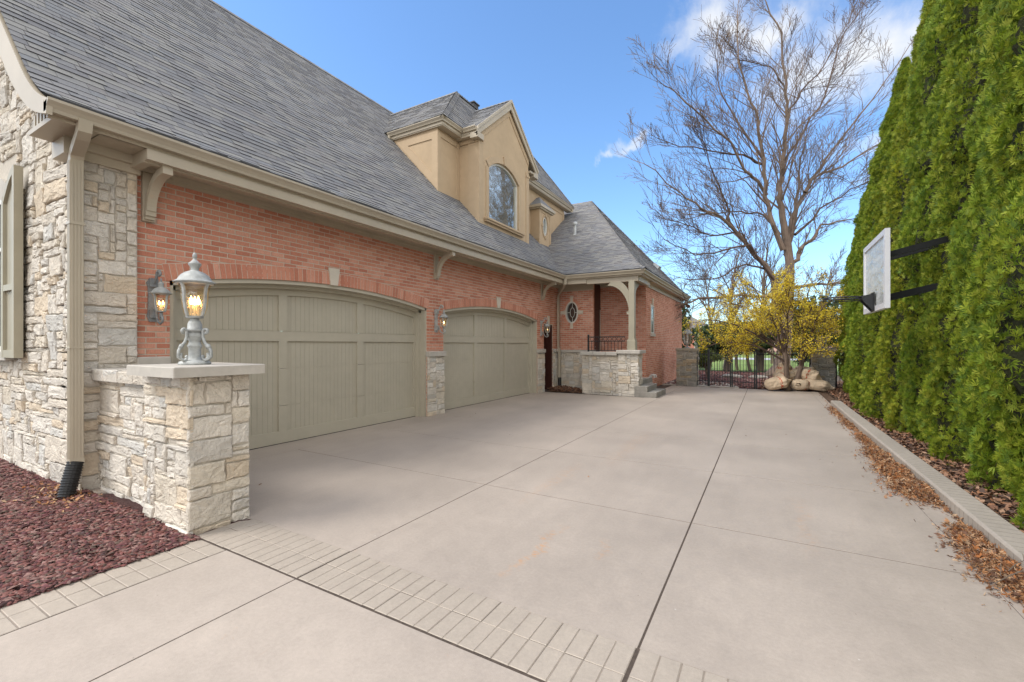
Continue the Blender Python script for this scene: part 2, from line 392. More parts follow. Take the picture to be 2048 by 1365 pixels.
def one_stone(mb,org,ad,nd,up,a0,a1,b0,b1,rng,depth,rough=1.0,gap=.0065):
    w=a1-a0;h=b1-b0; g=gap; d=rng.uniform(*depth)*.8
    J=min(.010,.12*min(w,h))*rough
    na=max(2,int(w/.07)+1); nb=max(2,int(h/.06)+1)
    out=[]
    for k in range(na): out.append((a0+g+(w-2*g)*k/na,b0+g))
    for k in range(nb): out.append((a1-g,b0+g+(h-2*g)*k/nb))
    for k in range(na): out.append((a1-g-(w-2*g)*k/na,b1-g))
    for k in range(nb): out.append((a0+g,b1-g-(h-2*g)*k/nb))
    out=[(x+rng.uniform(-J,J)*.8,y+rng.uniform(-J,J)*.8) for x,y in out]
    cx,cy=(a0+a1)/2,(b0+b1)/2; n=len(out)
    ta,tb=rng.uniform(-.08,.08)*rough,rng.uniform(-.10,.10)*rough
    def P(x,y,z): return org+ad*x+up*y+nd*z
    v=[P(x,y,-.012) for x,y in out]
    v+=[P(x,y,max(.004,d*.62+ta*(x-cx)+tb*(y-cy)+rng.uniform(-1,1)*.004*rough)) for x,y in out]
    ins=min(.010,.18*min(w,h))
    def inset(x,y,q):
        sx=(x-cx)/(w/2);sy=(y-cy)/(h/2)
        return (x-q*max(-1,min(1,sx*1.15)),y-q*max(-1,min(1,sy*1.15)))
    r2=[inset(x,y,ins*rng.uniform(.6,1.3)) for x,y in out]
    v+=[P(x,y,max(.006,d+ta*(x-cx)+tb*(y-cy)+rng.uniform(-1,1)*.005*rough)) for x,y in r2]
    r3=[(cx+(x-cx)*.45,cy+(y-cy)*.45) for x,y in out]
    v+=[P(x,y,max(.006,d*1.05+ta*(x-cx)+tb*(y-cy)+rng.uniform(-1,1)*.006*rough)) for x,y in r3]
    fs=[]
    for r in range(3):
        for k in range(n):
            q=(k+1)%n; fs.append((r*n+k,r*n+q,(r+1)*n+q,(r+1)*n+k))
    fs.append(tuple(range(3*n,4*n)))
    # orientation
    mb.add(v,fs)
BH=.0722; BL=.2032; MJ=.013
def bricks(mb,org,ad,nd,W,z0,z1,rng,hole=None,cuts=None,d=.007):
    """running bond; hole(a0,a1,b0,b1)->None keep all, or list of remaining (a0,a1) spans"""
    org=Vector(org);ad=Vector(ad);nd=Vector(nd)
    j0=int(math.floor(z0/BH)); j=j0
    while j*BH<z1-.02:
        b0=max(j*BH+MJ/2,z0); b1=min((j+1)*BH-MJ/2,z1)
        a=-(BL+MJ)*(.5 if j%2 else 0)-rng.uniform(0,.004)
        while a<W:
            p0=max(0,a+MJ/2); p1=min(W,a+BL+MJ/2); a+=BL+MJ
            if p1-p0<.02 or b1-b0<.012: continue
            sp=[(p0,p1)]
            if hole: sp=hole(p0,p1,b0,b1)
            for (s0,s1) in sp:
                if s1-s0<.02: continue
                dd=d+rng.uniform(-.0015,.002); e=.0025
                A=lambda x,y,z: org+ad*x+nd*z+Vector((0,0,y))
                v=[A(s0,b0,-.01),A(s1,b0,-.01),A(s1,b1,-.01),A(s0,b1,-.01),A(s0+e*rng.random(),b0+e,dd),A(s1-e,b0+e*rng.random(),dd),A(s1-e*rng.random(),b1-e,dd),A(s0+e,b1-e*rng.random(),dd)]
                mb.add(v,[(4,5,6,7),(0,1,5,4),(1,2,6,5),(2,3,7,6),(3,0,4,7)])
        j+=1
def shingles(mb,tomap,poly,umin,umax,dmin,dmax,f,rng,expo=.135,wr=(.14,.36)):
    """tomap(u,d,lift)->Vector; d plan distance from eave; f profile"""
    poly=ccw(poly)
    ds=[dmin]; 
    while ds[-1]<dmax:
        d=ds[-1]; sl=(f(d+.01)-f(d))/.01; ds.append(d+expo/math.sqrt(1+sl*sl))
    for i in range(len(ds)-1):
        d0,d1=ds[i],ds[i+1]; dd=(d1-d0)*.12
        u=umin-rng.uniform(0,.3)
        while u<umax:
            w=rng.uniform(*wr); u1=u+w-.003
            t=rng.choice((.006,.006,.012,.013))
            c=clip_convex([(u,d0),(u1,d0),(u1,d1+dd),(u,d1+dd)],poly)
            if c:
                n=len(c); v=[tomap(x,y,.003+t*(1-(y-d0)/(d1-d0+dd))) for x,y in c]
                fs=[tuple(range(n))]
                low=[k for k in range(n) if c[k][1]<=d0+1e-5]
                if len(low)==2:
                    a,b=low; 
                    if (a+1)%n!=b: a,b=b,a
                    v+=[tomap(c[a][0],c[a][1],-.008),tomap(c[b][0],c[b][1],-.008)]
                    mb.add(v,fs); mb.v.extend([v[a],v[n],v[n+1],v[b]]); q=len(mb.v)-4; mb.f.append((q,q+1,q+2,q+3)); mb.m.append(1)  # dark riser: course shadow line put into the asphalt edge colour
                else: mb.add(v,fs)
            u+=w
def gutter_prof(w=.125,h=.12):
    # K style, outer side positive
    return [(0,-.0),(0,-h),(w*.55,-h),(w*.62,-h*.72),(w*.80,-h*.45),(w*.95,-h*.28),(w,-h*.22),(w,0),(w-.012,0),(w-.012,-.012),(.012,-.03)]
# ================================================================ GROUND
g=MB(); g.poly([(-400,-200,-.10),(400,-200,-.10),(400,600,-.10),(-400,600,-.10)]); struct(g.build('ground',M_soil))
g=MB(); g.poly([(-60,31,-.07),(70,31,-.07),(70,57,-.07),(-60,57,-.07)]); g.poly([(-60,66,-.07),(70,66,-.07),(70,110,-.07),(-60,110,-.07)]); struct(g.build('lawn',M_lawn))
g=MB(); g.poly([(-120,57.5,-.06),(120,57.5,-.06),(120,65.5,-.06),(-120,65.5,-.06)]); struct(g.build('street',M_road))
# joints lie as dark recessed sheet under the slabs
g=MB(); g.poly([(-4.25,-3,-.0022),(1.56,-3,-.0022),(1.56,18.66,-.0022),(-4.25,18.66,-.0022)]); g.poly([(-6.98,2.3,-.0022),(-4.25,2.3,-.0022),(-4.25,18.66,-.0022),(-6.98,18.66,-.0022)]); struct(g.build('driveway_base',M_joint))
YJ=[4.37,6.26,8.19,10.12,12.05,13.98,15.9,17.3,18.66]
def slab(mb,x0,x1,y0,y1,gx0=.006,gx1=.006,gy0=.002,gy1=.002,z=0.0,b=.0015):
    x0+=gx0;x1-=gx1;y0+=gy0;y1-=gy1
    mb.add([(x0,y0,-.03),(x1,y0,-.03),(x1,y1,-.03),(x0,y1,-.03),(x0,y0,z-b),(x1,y0,z-b),(x1,y1,z-b),(x0,y1,z-b),(x0+b,y0+b*.6,z),(x1-b,y0+b*.6,z),(x1-b,y1-b*.6,z),(x0+b,y1-b*.6,z)],
      [(0,1,5,4),(1,2,6,5),(2,3,7,6),(3,0,4,7),(4,5,9,8),(5,6,10,9),(6,7,11,10),(7,4,8,11),(8,9,10,11)])
XB,XA,XS=-2.86,-.60,1.34
dr=MB(); y=2.42
for yn in YJ:
    fine=.0055
    for (x0,x1,g0,g1) in ((-6.36,XB,.003,.005),(XB,XA,.005,.0065),(XA,XS,.0065,.002),(XS,1.55,.002,0)):
        if yn>15 and x0<-5: x0=-3.3
        slab(dr,x0,x1,y,yn,g0,g1,fine if y>2.5 else .0,fine)
    y=yn
# apron by the garage
for (a,b) in ((1.95,5.3),(5.3,8.15),(8.15,10.9),(10.9,14.0)): slab(dr,-6.98,-6.36,a,b,.001,.003,.002,.002)
# lower slabs beyond the big joint
for (x0,x1,g0,g1) in ((-3.74,XB,.0,.005),(XB,XA,.005,.0065),(XA,XS,.0065,.002),(XS,1.55,.002,0)): slab(dr,x0,x1,-3,1.95,g0,g1,.002,.008)
dr.mi=1
rng=random.Random(4)
def stampgrid(mb,x0,x1,y0,y1,nx,ny,gw=.0028,b=.003,top=.0030):
    for i in range(nx):
        for j in range(ny):
            a0=x0+(x1-x0)*i/nx;a1=x0+(x1-x0)*(i+1)/nx;c0=y0+(y1-y0)*j/ny;c1=y0+(y1-y0)*(j+1)/ny
            z=top+rng.uniform(-.0012,.0012); q=gw+rng.uniform(-.0015,.001)
            zg=z-.0035; mm=mb.mi; mb.mi=2; mb.add([(a0,c0,zg+.0006),(a1,c0,zg+.0006),(a1,c1,zg+.0006),(a0,c1,zg+.0006)],[(0,1,2,3)]); mb.mi=mm
            mb.add([(a0,c0,z-.004),(a1,c0,z-.0035),(a1,c1,z-.0035),(a0,c1,z-.0035),(a0+q,c0+q,z-.0033),(a1-q,c0+q,z-.0033),(a1-q,c1-q,z-.0033),(a0+q,c1-q,z-.0033),(a0+q+b,c0+q+b,z),(a1-q-b,c0+q+b,z),(a1-q-b,c1-q-b,z),(a0+q+b,c1-q-b,z)],
             [(4,5,9,8),(5,6,10,9),(6,7,11,10),(7,4,8,11),(8,9,10,11)])
stampgrid(dr,-4.25,XB-.008,1.958,2.42,13,2)
stampgrid(dr,XB+.008,XA-.011,1.958,2.42,21,2)
stampgrid(dr,XA+.011,XS,1.958,2.42,18,2)
stampgrid(dr,XS,1.55,2.44,2.46,1,1)
# far stamped band
stampgrid(dr,-3.2,XA-.011,16.0,16.01,1,1)
struct(dr.build('driveway',[M_conc,M_stamp,M_groove]))
wk=MB(); wk.mi=0
wk.poly([(-4.20,-3,-.02),(-3.74,-3,-.02),(-3.74,1.95,-.02),(-4.20,1.95,-.02)])
wk.mi=1; stampgrid(wk,-4.18,-3.745,-1.2,1.94,2,25,.003,.004)
struct(wk.build('path',[M_joint,M_stamp,M_groove]))
# kerb
kb=MB()
segs=24
kp=[]
for i in range(segs+1):
    t=i/segs; Y=-1+15.8*t; X=1.55+.03*math.sin(t*5)
    kp.append((X,Y))
prof=[(0,-.05),(0,.105),(.012,.122),(.02,.126),(.215,.126),(.228,.118),(.228,-.05)]
vs=[];fs=[];n=len(prof)
for (X,Y) in kp:
    for (a,b) in prof: vs.append((X+a,Y,b))
for k in range(segs):
    for i in range(n-1): fs.append((k*n+i,k*n+i+1,k*n+n+i+1,k*n+n+i))
fs.append(tuple(range(segs*n,segs*n+n))); kb.add(vs,fs)
# scored joints of the stamped kerb
struct(kb.build('kerb',M_kerb))
kj=MB(); Y=-.9
while Y<14.7:
    X=1.55+.03*math.sin((Y+1)/15.8*5); kj.box(X-.0015,X+.0005,Y,Y+.004,.0,.104); kj.box(X+.022,X+.213,Y,Y+.003,.12,.1272); Y+=.105
struct(kj.build('kerb_scoring',M_kerb if False else mat('kerb score lines',(.22,.19,.165),.9,.1)))
# mulch beds
def bed(name,poly,z,m,res=.12,amp=.02,seed=0,edge=None):
    xs=[p[0] for p in poly]; ys=[p[1] for p in poly]; x0,x1,y0,y1=min(xs),max(xs),min(ys),max(ys)
    nx=int((x1-x0)/res)+1; ny=int((y1-y0)/res)+1; r=random.Random(seed)
    vs=[(x0+(x1-x0)*i/nx,y0+(y1-y0)*j/ny,z+r.uniform(-amp,amp)) for j in range(ny+1) for i in range(nx+1)]
    fs=[(j*(nx+1)+i,j*(nx+1)+i+1,(j+1)*(nx+1)+i+1,(j+1)*(nx+1)+i) for j in range(ny) for i in range(nx)]
    mb=MB(); mb.add(vs,fs); return struct(mb.build(name,m))
bed('mulch_bed',[(-12,-2.5),(-4.19,2.4)],-.005,M_redmulch,.1,.012,1)
bed('mulch_ground',[(1.77,-2),(9,24)],.03,M_brmulch,.2,.03,2)
bed('mulch_ground_far',[(-8,18.68),(1.77,31)],-.03,M_redmulch,.25,.03,3)
bed('mulch_verge',[(1.562,14.82),(1.82,18.9)],.0,M_brmulch,.08,.02,7)
bed('mulch_strip',[(-3.75,15.5),(-3.3,18.95)],-.01,M_brmulch,.1,.015,5)
bed('porch_corner_bed',[(-6.7,14.05),(-5.3,15.3)],.014,M_brmulch,.08,.015,6)
pw=MB(); P=[(-4.0,18.95),(-.9,18.95),(-1.2,20.6),(-2.6,22.4),(-5.2,23.6),(-5.5,22.0),(-4.1,21.0)]
pw.prism([(x,y,-.03) for x,y in P],(0,0,.045)); struct(pw.build('garden_path',M_conc2))
# chips of lava
def chips(name,n,area,zf,size,m,label,cat,seed,flat=.5,long=1.0,dens=None):
    r=np.random.RandomState(seed); 
    x=r.uniform(area[0],area[1],n); y=r.uniform(area[2],area[3],n)
    if dens is not None:
        k=dens(x,y,r); x=x[k];y=y[k]; n=len(x)
    s=r.uniform(size[0],size[1],n)
    z=zf(x,y)+r.uniform(0,1,n)*size[1]*.5
    base=np.array([(-1,-.6,0),(.9,-.8,0),(1.1,.5,0),(-.3,1,0),(-.7,-.3,1),(.6,-.5,.9),(.4,.5,1.1)],float)
    fc=np.array([(0,1,5,4),(1,2,6,5),(2,3,4,6),(3,0,4,4),(4,5,6,6),(0,3,2,1)])
    fc=np.array([(0,1,5),(0,5,4),(1,2,6),(1,6,5),(2,3,6),(3,4,6),(3,0,4),(4,5,6)])
    B=base[None]*np.ones((n,1,1)); B=B+r.uniform(-.25,.25,B.shape)
    B[:,:,0]*=long; B[:,:,2]*=flat
    B*= (s/2)[:,None,None]
    th=r.uniform(0,2*np.pi,n); ti=r.normal(0,.5,n)
    cx,sx=np.cos(ti),np.sin(ti); Yv=B[:,:,1]*cx[:,None]-B[:,:,2]*sx[:,None]; Zv=B[:,:,1]*sx[:,None]+B[:,:,2]*cx[:,None]
    c,s_=np.cos(th),np.sin(th); X=B[:,:,0]*c[:,None]-Yv*s_[:,None]; Y=B[:,:,0]*s_[:,None]+Yv*c[:,None]
    V=np.stack([X+x[:,None],Y+y[:,None],Zv+z[:,None]],-1).reshape(-1,3)
    Fc=(fc[None]+(np.arange(n)*7)[:,None,None]).reshape(-1,3)
    return tag(np_build(name,V,Fc,m),label,cat,kind='stuff')
chips('red_gravel',60000,(-10.5,-4.13,.1,1.94),lambda x,y:0*x+.003,(.010,.038),M_redchip,'dark red lava gravel filling the bed before the stone gable wall','gravel',3,.45,1.6,
      dens=lambda x,y,r:(r.uniform(0,1,len(x))<np.clip(1.5-.12*np.hypot(x,y),0.45,1)))
chips('red_gravel_far',9000,(-4.5,1.7,19.3,30),lambda x,y:0*x-.03,(.05,.10),M_redchip,'red gravel and bark spread beyond the iron gate','gravel',4,.5,1.3)
def leaves(name,n,pos,size,m,label,cat,seed,curl=.5,asp=.45):
    r=np.random.RandomState(seed); x,y,z=pos(r,n); n=len(x)
    s=r.uniform(size[0],size[1],n); a=asp*r.uniform(.5,1.4,n)
    # 2 quads folded along midrib
    B=np.zeros((n,6,3)); B[:,0]=[[-1,0,0]]; 
    B[:,0,0]=-1;B[:,3,0]=1
    B[:,1,0]=-.3;B[:,1,1]=-1;B[:,2,0]=.45;B[:,2,1]=-.8;B[:,4,0]=.45;B[:,4,1]=.8;B[:,5,0]=-.3;B[:,5,1]=1
    B[:,:,1]*=a[:,None]; B[:,[1,2,4,5],2]=r.uniform(-.1,curl,(n,4)); B[:,3,2]=r.uniform(-.2,.5,n)
    B*=(s/2)[:,None,None]
    th=r.uniform(0,2*np.pi,n); t1=r.normal(0,.45,n)
    c,q=np.cos(t1),np.sin(t1); X=B[:,:,0]*c[:,None]+B[:,:,2]*q[:,None]; Z=-B[:,:,0]*q[:,None]+B[:,:,2]*c[:,None]; Y=B[:,:,1]
    c,q=np.cos(th),np.sin(th); X2=X*c[:,None]-Y*q[:,None]; Y2=X*q[:,None]+Y*c[:,None]
    V=np.stack([X2+x[:,None],Y2+y[:,None],np.maximum(Z+z[:,None],.002)],-1).reshape(-1,3)
    fc=np.array([(0,1,2,3),(0,3,4,5)]); Fc=(fc[None]+(np.arange(n)*6)[:,None,None]).reshape(-1,4)
    return tag(np_build(name,V,Fc,m),label,cat,kind='stuff')
def kerbpos(r,n):
    # heaps along the kerb: (yc, half length, width)
    H=[(3.3,.28,.2,.04,.7),(4.55,.62,.34,.06,2.6),(5.15,.3,.22,.05,1),(6.55,.42,.40,.085,2.6),(7.35,.5,.42,.07,2.2),(8.3,.6,.34,.05,1.8),(9.6,.7,.22,.03,.9),(11.3,.8,.2,.03,.8),(13.2,1.0,.2,.025,.7),(8,6,.12,.02,.35),(8,6,.03,.02,.5)]
    w=np.array([h[4] for h in H]); k=r.choice(len(H),n,p=w/w.sum())
    A=np.array(H)[k]; y=A[:,0]+r.normal(0,.5,n)*A[:,1]; u=np.abs(r.normal(0,.55,n))*A[:,2]
    u=u*.6; x=1.545+.03*np.sin((y+1)/15.8*5)-.012-u
    hh=np.exp(-((y-A[:,0])/A[:,1])**2)*np.clip(1-u/A[:,2]/1.3,0,1)*A[:,3]
    return x,y,.004+hh*r.uniform(0,1,n)
leaves('leaf_litter',24000,kerbpos,(.010,.055),M_litter,'rusty orange dead needles and leaves drifted along the right kerb','leaf litter',8,.5,.16)
def poscor(r,n):
    x=-6.6+np.abs(r.normal(0,.5,n)); y=14.2+r.uniform(0,1.05,n)-.25*r.uniform(0,1,n); k=(x<-5.2)&~((x>-5.45)&(y>14.3)); return x[k],y[k],.03+r.uniform(0,.11,n)[k]*np.clip(1.2-(x[k]+6.6),.1,1)
leaves('corner_leaves',1500,poscor,(.05,.10),M_brleaf,'brown leaves blown into the corner below the oval window','leaves',9,.6,.5)
def posbed(r,n):
    x=1.8+np.abs(r.normal(0,1,n))*1.1; y=r.uniform(2,21,n); return x,y,.06+r.uniform(0,.04,n)
def spray_litter():
    r=np.random.RandomState(31); x,y,z=kerbpos(r,4200); n=len(x); D=r.normal(0,1,(n,3)); D[:,2]=np.abs(D[:,2])*.18; D/=np.linalg.norm(D,axis=1)[:,None]
    V,Fc=spray_cloud(np.stack([x,y,z+.006],1),D,.045,r,5,1.5,.10,.05); V[:,2]=np.maximum(V[:,2],.003)
    return tag(np_build('dead_fronds',V,Fc,M_litter),'rusty dead cedar fronds caught in the drifts beside the right kerb','fronds',kind='stuff')
leaves('bed_leaves',16000,posbed,(.04,.09),M_brleaf,'brown fallen leaves covering the bed under the tall hedge','leaves',10,.5,.5)
def posbox(x0,x1,y0,y1,z):
    def f(r,n): return r.uniform(x0,x1,n),r.uniform(y0,y1,n),z+r.uniform(0,.03,n)
    return f
def posfar(r,n):
    x=r.uniform(-.2,4.5,n); y=r.uniform(18.7,24,n); return x,y,.0+r.uniform(0,.06,n)
leaves('far_leaves',6000,posfar,(.05,.10),M_brleaf,'brown leaves under the yellow flowering shrub','leaves',11,.5,.5)
def posscat(r,n):
    x=r.uniform(-6,1.4,n); y=r.uniform(2.5,18,n); return x,y,0*x+.004
leaves('stray_leaves',26,posscat,(.02,.05),M_brleaf,'a few stray dry leaves lying on the driveway slabs','leaves',12,.3,.4)
def posgravel(r,n):
    x=-6.6+r.normal(0,.35,n); y=1.75+r.normal(0,.12,n); k=(y<1.98)&(x<-5.3); return x[k],y[k],.03+0*x[k]
leaves('spout_leaves',260,posgravel,(.025,.06),M_litter,'orange leaves around the black drain boot','leaves',13,.5,.5)
# ================================================================ HOUSE
XW=-6.75; XG=-6.05; EZ=4.06
house=thing('brick_house','brick and limestone house with two arched garage doors under a grey shingle roof','house',(-6.75,8,0))
rng=random.Random(11)
def arcz(y,c,hw,zs,rise):
    Rr=(hw*hw+rise*rise)/(2*rise); zc=zs+rise-Rr; q=Rr*Rr-(y-c)**2
    return zc+math.sqrt(max(q,0)) if abs(y-c)<=hw else zs
GC=[5.325,10.97]; GH=2.52; GS=2.475; GR=.235
def fmain(d):
    if d<0: return .35*d
    if d<.8: return .35*d+.4375*d*d
    return .56+(d-.8)*1.05
def fwing(d):
    if d<0: return .35*d
    if d<1.2: return .35*d+.195*d*d
    return .7008+(d-1.2)*.711
def mainz(X): return EZ+fmain(XG-X)
# --- garage brick wall (faces +X)
bw=MB(); bw.mi=1
ya,yb=2.44,15.3
def openz(y):
    for c in GC:
        if abs(y-c)<GH: return arcz(y,c,GH,GS,GR)
    if 14.02<y<14.74: return 2.36
    return 0
ys=sorted(set([ya,yb]+[c+s*GH for c in GC for s in(-1,1)]+[14.02,14.74]+[c-GH+GH*2*k/40 for c in GC for k in range(41)]))
for a,b in zip(ys[:-1],ys[1:]):
    m=(a+b)/2; z0=openz(m)
    if z0>0 and m<14: bw.poly([(XW,a,openz(a+1e-6)),(XW,b,openz(b-1e-6)),(XW,b,3.86),(XW,a,3.86)])
    else: bw.poly([(XW,a,z0),(XW,b,z0),(XW,b,3.86),(XW,a,3.86)])
for (y0) in [c+s*GH for c in GC for s in(-1,1)]+[14.02,14.74]:
    bw.poly([(XW,y0,0),(XW,y0,2.5),(XW-.35,y0,2.5),(XW-.35,y0,0)])
bw.poly([(XW,14.02,2.36),(XW,14.74,2.36),(XW-.35,14.74,2.36),(XW-.35,14.02,2.36)])
def holeg(p0,p1,b0,b1):
    y0=p0+ya;y1=p1+ya; out=[(y0,y1)]
    for c in GC:
        zt=min(arcz(max(c-GH,min(c+GH,y0)),c,GH,GS,GR),arcz(max(c-GH,min(c+GH,y1)),c,GH,GS,GR))
        if b0<zt+.03:
            n=[]
            for (s,e) in out:
                L,Rr=c-GH,c+GH
                if s<L: n.append((s,min(e,L)))
                if e>Rr: n.append((max(s,Rr),e))
            out=n
    if b0<2.36:
        n=[]
        for (s,e) in out:
            if s<14.02: n.append((s,min(e,14.02)))
            if e>14.74: n.append((max(s,14.74),e))
        out=n
    return [(s-ya,e-ya) for s,e in out if e-s>.015]
bw.mi=0
bricks(bw,(XW,ya,0),(0,1,0),(1,0,0),yb-ya,.0,3.80,rng,holeg)
# brick reveals of opening jambs (side door)
# soldier arches
def voussoirs(mb,c,hw,zs,rise,depth=.215,skip=.075):
    Rr=(hw*hw+rise*rise)/(2*rise); zc=zs+rise-Rr; a=math.asin((hw+.0)/Rr); a+= .05/Rr
    n=int(2*a*Rr/.076)
    for k in range(n):
        t0=-a+2*a*k/n; t1=-a+2*a*(k+1)/n; g=.0048/Rr
        if abs((t0+t1)/2*Rr)<skip: continue
        P=lambda t,r,x:Vector((x,c+r*math.sin(t),zc+r*math.cos(t)))
        xo=XW+.011+rng.uniform(-.001,.0015); r0=Rr+.002;r1=Rr+depth
        v=[P(t0+g,r0,XW-.10),P(t1-g,r0,XW-.10),P(t1-g,r1,XW-.10),P(t0+g,r1,XW-.10),P(t0+g,r0,xo),P(t1-g,r0,xo),P(t1-g,r1,xo),P(t0+g,r1,xo)]
        mb.add(v,[(4,5,6,7),(0,1,5,4),(1,2,6,5),(2,3,7,6),(3,0,4,7)])
    # mortar backing ring
    mi=mb.mi; mb.mi=1; st=40
    for k in range(st):
        t0=-a+2*a*k/st;t1=-a+2*a*(k+1)/st; P=lambda t,r,x:Vector((x,c+r*math.sin(t),zc+r*math.cos(t)))
        x=XW+.0085; mb.poly([P(t0,Rr+.004,x),P(t1,Rr+.004,x),P(t1,Rr+depth+.008,x),P(t0,Rr+depth+.008,x)])
        mb.poly([P(t0,Rr+.004,XW-.1),P(t1,Rr+.004,XW-.1),P(t1,Rr+.004,x),P(t0,Rr+.004,x)])
    mb.mi=mi
for c in GC: voussoirs(bw,c,GH,GS,GR)
bw.build('brick_wall',[M_brick,M_brickmortar],house)
# keystones
def keyst(cy,z0,z1,w0=.075,w1=.115,x=XW):
    k=MB(); k.prism([(x-.05,cy-w0,z0),(x-.05,cy+w0,z0),(x-.05,cy+w1,z1),(x-.05,cy-w1,z1)],(.085,0,0)); return k.build('keystone',M_key,house)
for c in GC: keyst(c,GS+GR-.005,GS+GR+.30)
keyst(14.38,2.38,2.66,.05,.075)
# --- stone piers of the garage wall
def stonebox(name,x0,x1,y0,y1,z0,z1,faces,seed,parent=None,m=M_stone,depth=(.015,.045),capo=None,capz=None,ch=.042,mm=None,maxw=.42,maxh=.24,sw=1.0):
    r=random.Random(seed); mb=MB(); mb.mi=1; mb.box(x0,x1,y0,y1,z0,z1); mb.mi=0; H=z1-z0; e=.03
    for fc in faces:
        if fc=='E': stones(mb,(x1,y0,z0),(0,1,0),(1,0,0),y1-y0,H,r,ext=(e,e if 'N' in faces else 0),depth=depth,ch=ch,maxw=maxw,maxh=maxh)
        if fc=='S': stones(mb,(x0,y0,z0),(1,0,0),(0,-1,0),x1-x0,H,r,ext=(e if 'W' in faces else 0,e*.9 if 'E' in faces else 0),depth=depth,ch=ch,cw=.055*sw,maxw=maxw*sw,maxh=maxh)
        if fc=='N': stones(mb,(x1,y1,z0),(-1,0,0),(0,1,0),x1-x0,H,r,ext=(0,0),depth=depth,ch=ch,maxw=maxw,maxh=maxh)
        if fc=='W': stones(mb,(x0,y1,z0),(0,-1,0),(-1,0,0),y1-y0,H,r,ext=(0,0),depth=depth,ch=ch,maxw=maxw,maxh=maxh)
    return mb.build(name,[m,mm or M_mortar],parent)
# tall corner pilaster
stonebox('stone_corner_pier',-7.2,-6.665,1.90,2.43,-.05,3.80,'E',21,house,depth=(.012,.038))
# low stone jamb blocks
for (y0,y1,sd) in ((2.43,2.785,31),(7.86,8.44,32),(13.50,14.0,33),(14.76,15.28,34)):
    stonebox('stone_base',XW-.02,XW+.045,y0,y1,-.02,1.37,'E' if sd!=34 else 'E',sd,house,depth=(.006,.03),maxw=.32,maxh=.18)
    c=MB(); c.bbox(XW-.02,XW+.10,y0-.02 if sd in(32,33) else y0,y1+.02 if sd==32 else y1,1.372,1.49,.012); c.build('stone_coping',M_cap,house)
# --- gable stone wall (faces -Y), Y=1.90
gw=MB(); gw.mi=1
prof=[(-6.64,0)]
xs=[-6.64-.25*k for k in range(0,26)]
gw.poly([(-6.64,1.90,-.1)]+[(-6.64,1.90,min(3.95,mainz(-6.64)-.1))]+[(x,1.90,mainz(x)-.12) for x in xs[1:]]+[(-12.55,1.90,mainz(-12.55)-.12)]+[(-18.5,1.90,4.0),(-18.5,1.90,-.1)])
gw.mi=0
WX0,WX1,WZ0,WZ1=-10.35,-8.93,1.55,3.75
def keepg(ac,bc,a0,a1,b0,b1):
    x0,x1=-11.4+a0,-11.4+a1; z=b1-.1
    if z>mainz(x1)-.16: return False
    if x1>WX0+.02 and x0<WX1-.02 and b1-.1>WZ0-.02 and b0-.1<WZ1+.35: return False
    return True
stones(gw,(-11.4,1.90,-.1),(1,0,0),(0,-1,0),11.4-6.64,9.3,random.Random(5),keepg,ext=(0,.03),depth=(.018,.045),rough=1.1,cw=.09,ch=.05,maxw=.75,maxh=.34)
gw.build('stone_wall',[M_stone,M_mortar],house)
# gable window with arched stone head
w=MB(); cx=(WX0+WX1)/2
def archpts(r,zs,n=14,ry=None): return [(cx+r*math.cos(math.pi*k/n),zs+(ry or r)*math.sin(math.pi*k/n)) for k in range(n+1)]
hw=(WX1-WX0)/2
zs=3.35; o=archpts(hw+.02,zs,16,.38); i=archpts(hw-.06,zs,16,.31)
outl=[(WX1+.0,WZ0)]+o+[(WX0,WZ0)]; inl=[(WX1-.07,WZ0+.07)]+i+[(WX0+.07,WZ0+.07)]
def ringprism(mb,o,i,y0,y1):
    n=len(o)
    vs=[(x,y0,z) for x,z in o]+[(x,y0,z) for x,z in i]+[(x,y1,z) for x,z in o]+[(x,y1,z) for x,z in i]; fs=[]
    for k in range(n):
        q=(k+1)%n; fs+=[(k,q,n+q,n+k),(k,2*n+k,2*n+q,q),(n+k,n+q,3*n+q,3*n+k)]
    mb.add(vs,fs)
ringprism(w,outl,inl,1.82,1.91)
w.box(cx-.03,cx+.03,1.835,1.9,WZ0+.07,3.66); w.box(WX0+.05,WX1-.05,1.84,1.9,2.95,3.0)
gwin=w.build('window',M_white,house)
p=MB(); p.poly([(x,1.88,z) for x,z in inl]); p.build('pane',M_windk,gwin)
h=MB(); oo=archpts(hw+.30,zs,18,.66); ii=archpts(hw+.02,zs,18,.38); n=len(oo)
vs=[(x,1.81,z) for x,z in oo]+[(x,1.81,z) for x,z in ii]+[(x,1.92,z) for x,z in oo]+[(x,1.92,z) for x,z in ii]
h.add(vs,[f for k in range(n-1) for f in ((k,k+1,n+k+1,n+k),(k,2*n+k,2*n+k+1,k+1),(n+k,n+k+1,3*n+k+1,3*n+k))]+[(0,n,3*n,2*n)])
h.build('stone_arch',M_cap,house)
s=MB(); s.bbox(WX0-.1,WX1+.1,1.78,1.92,WZ0-.12,WZ0,.01); s.build('window_sill',M_cap,house)
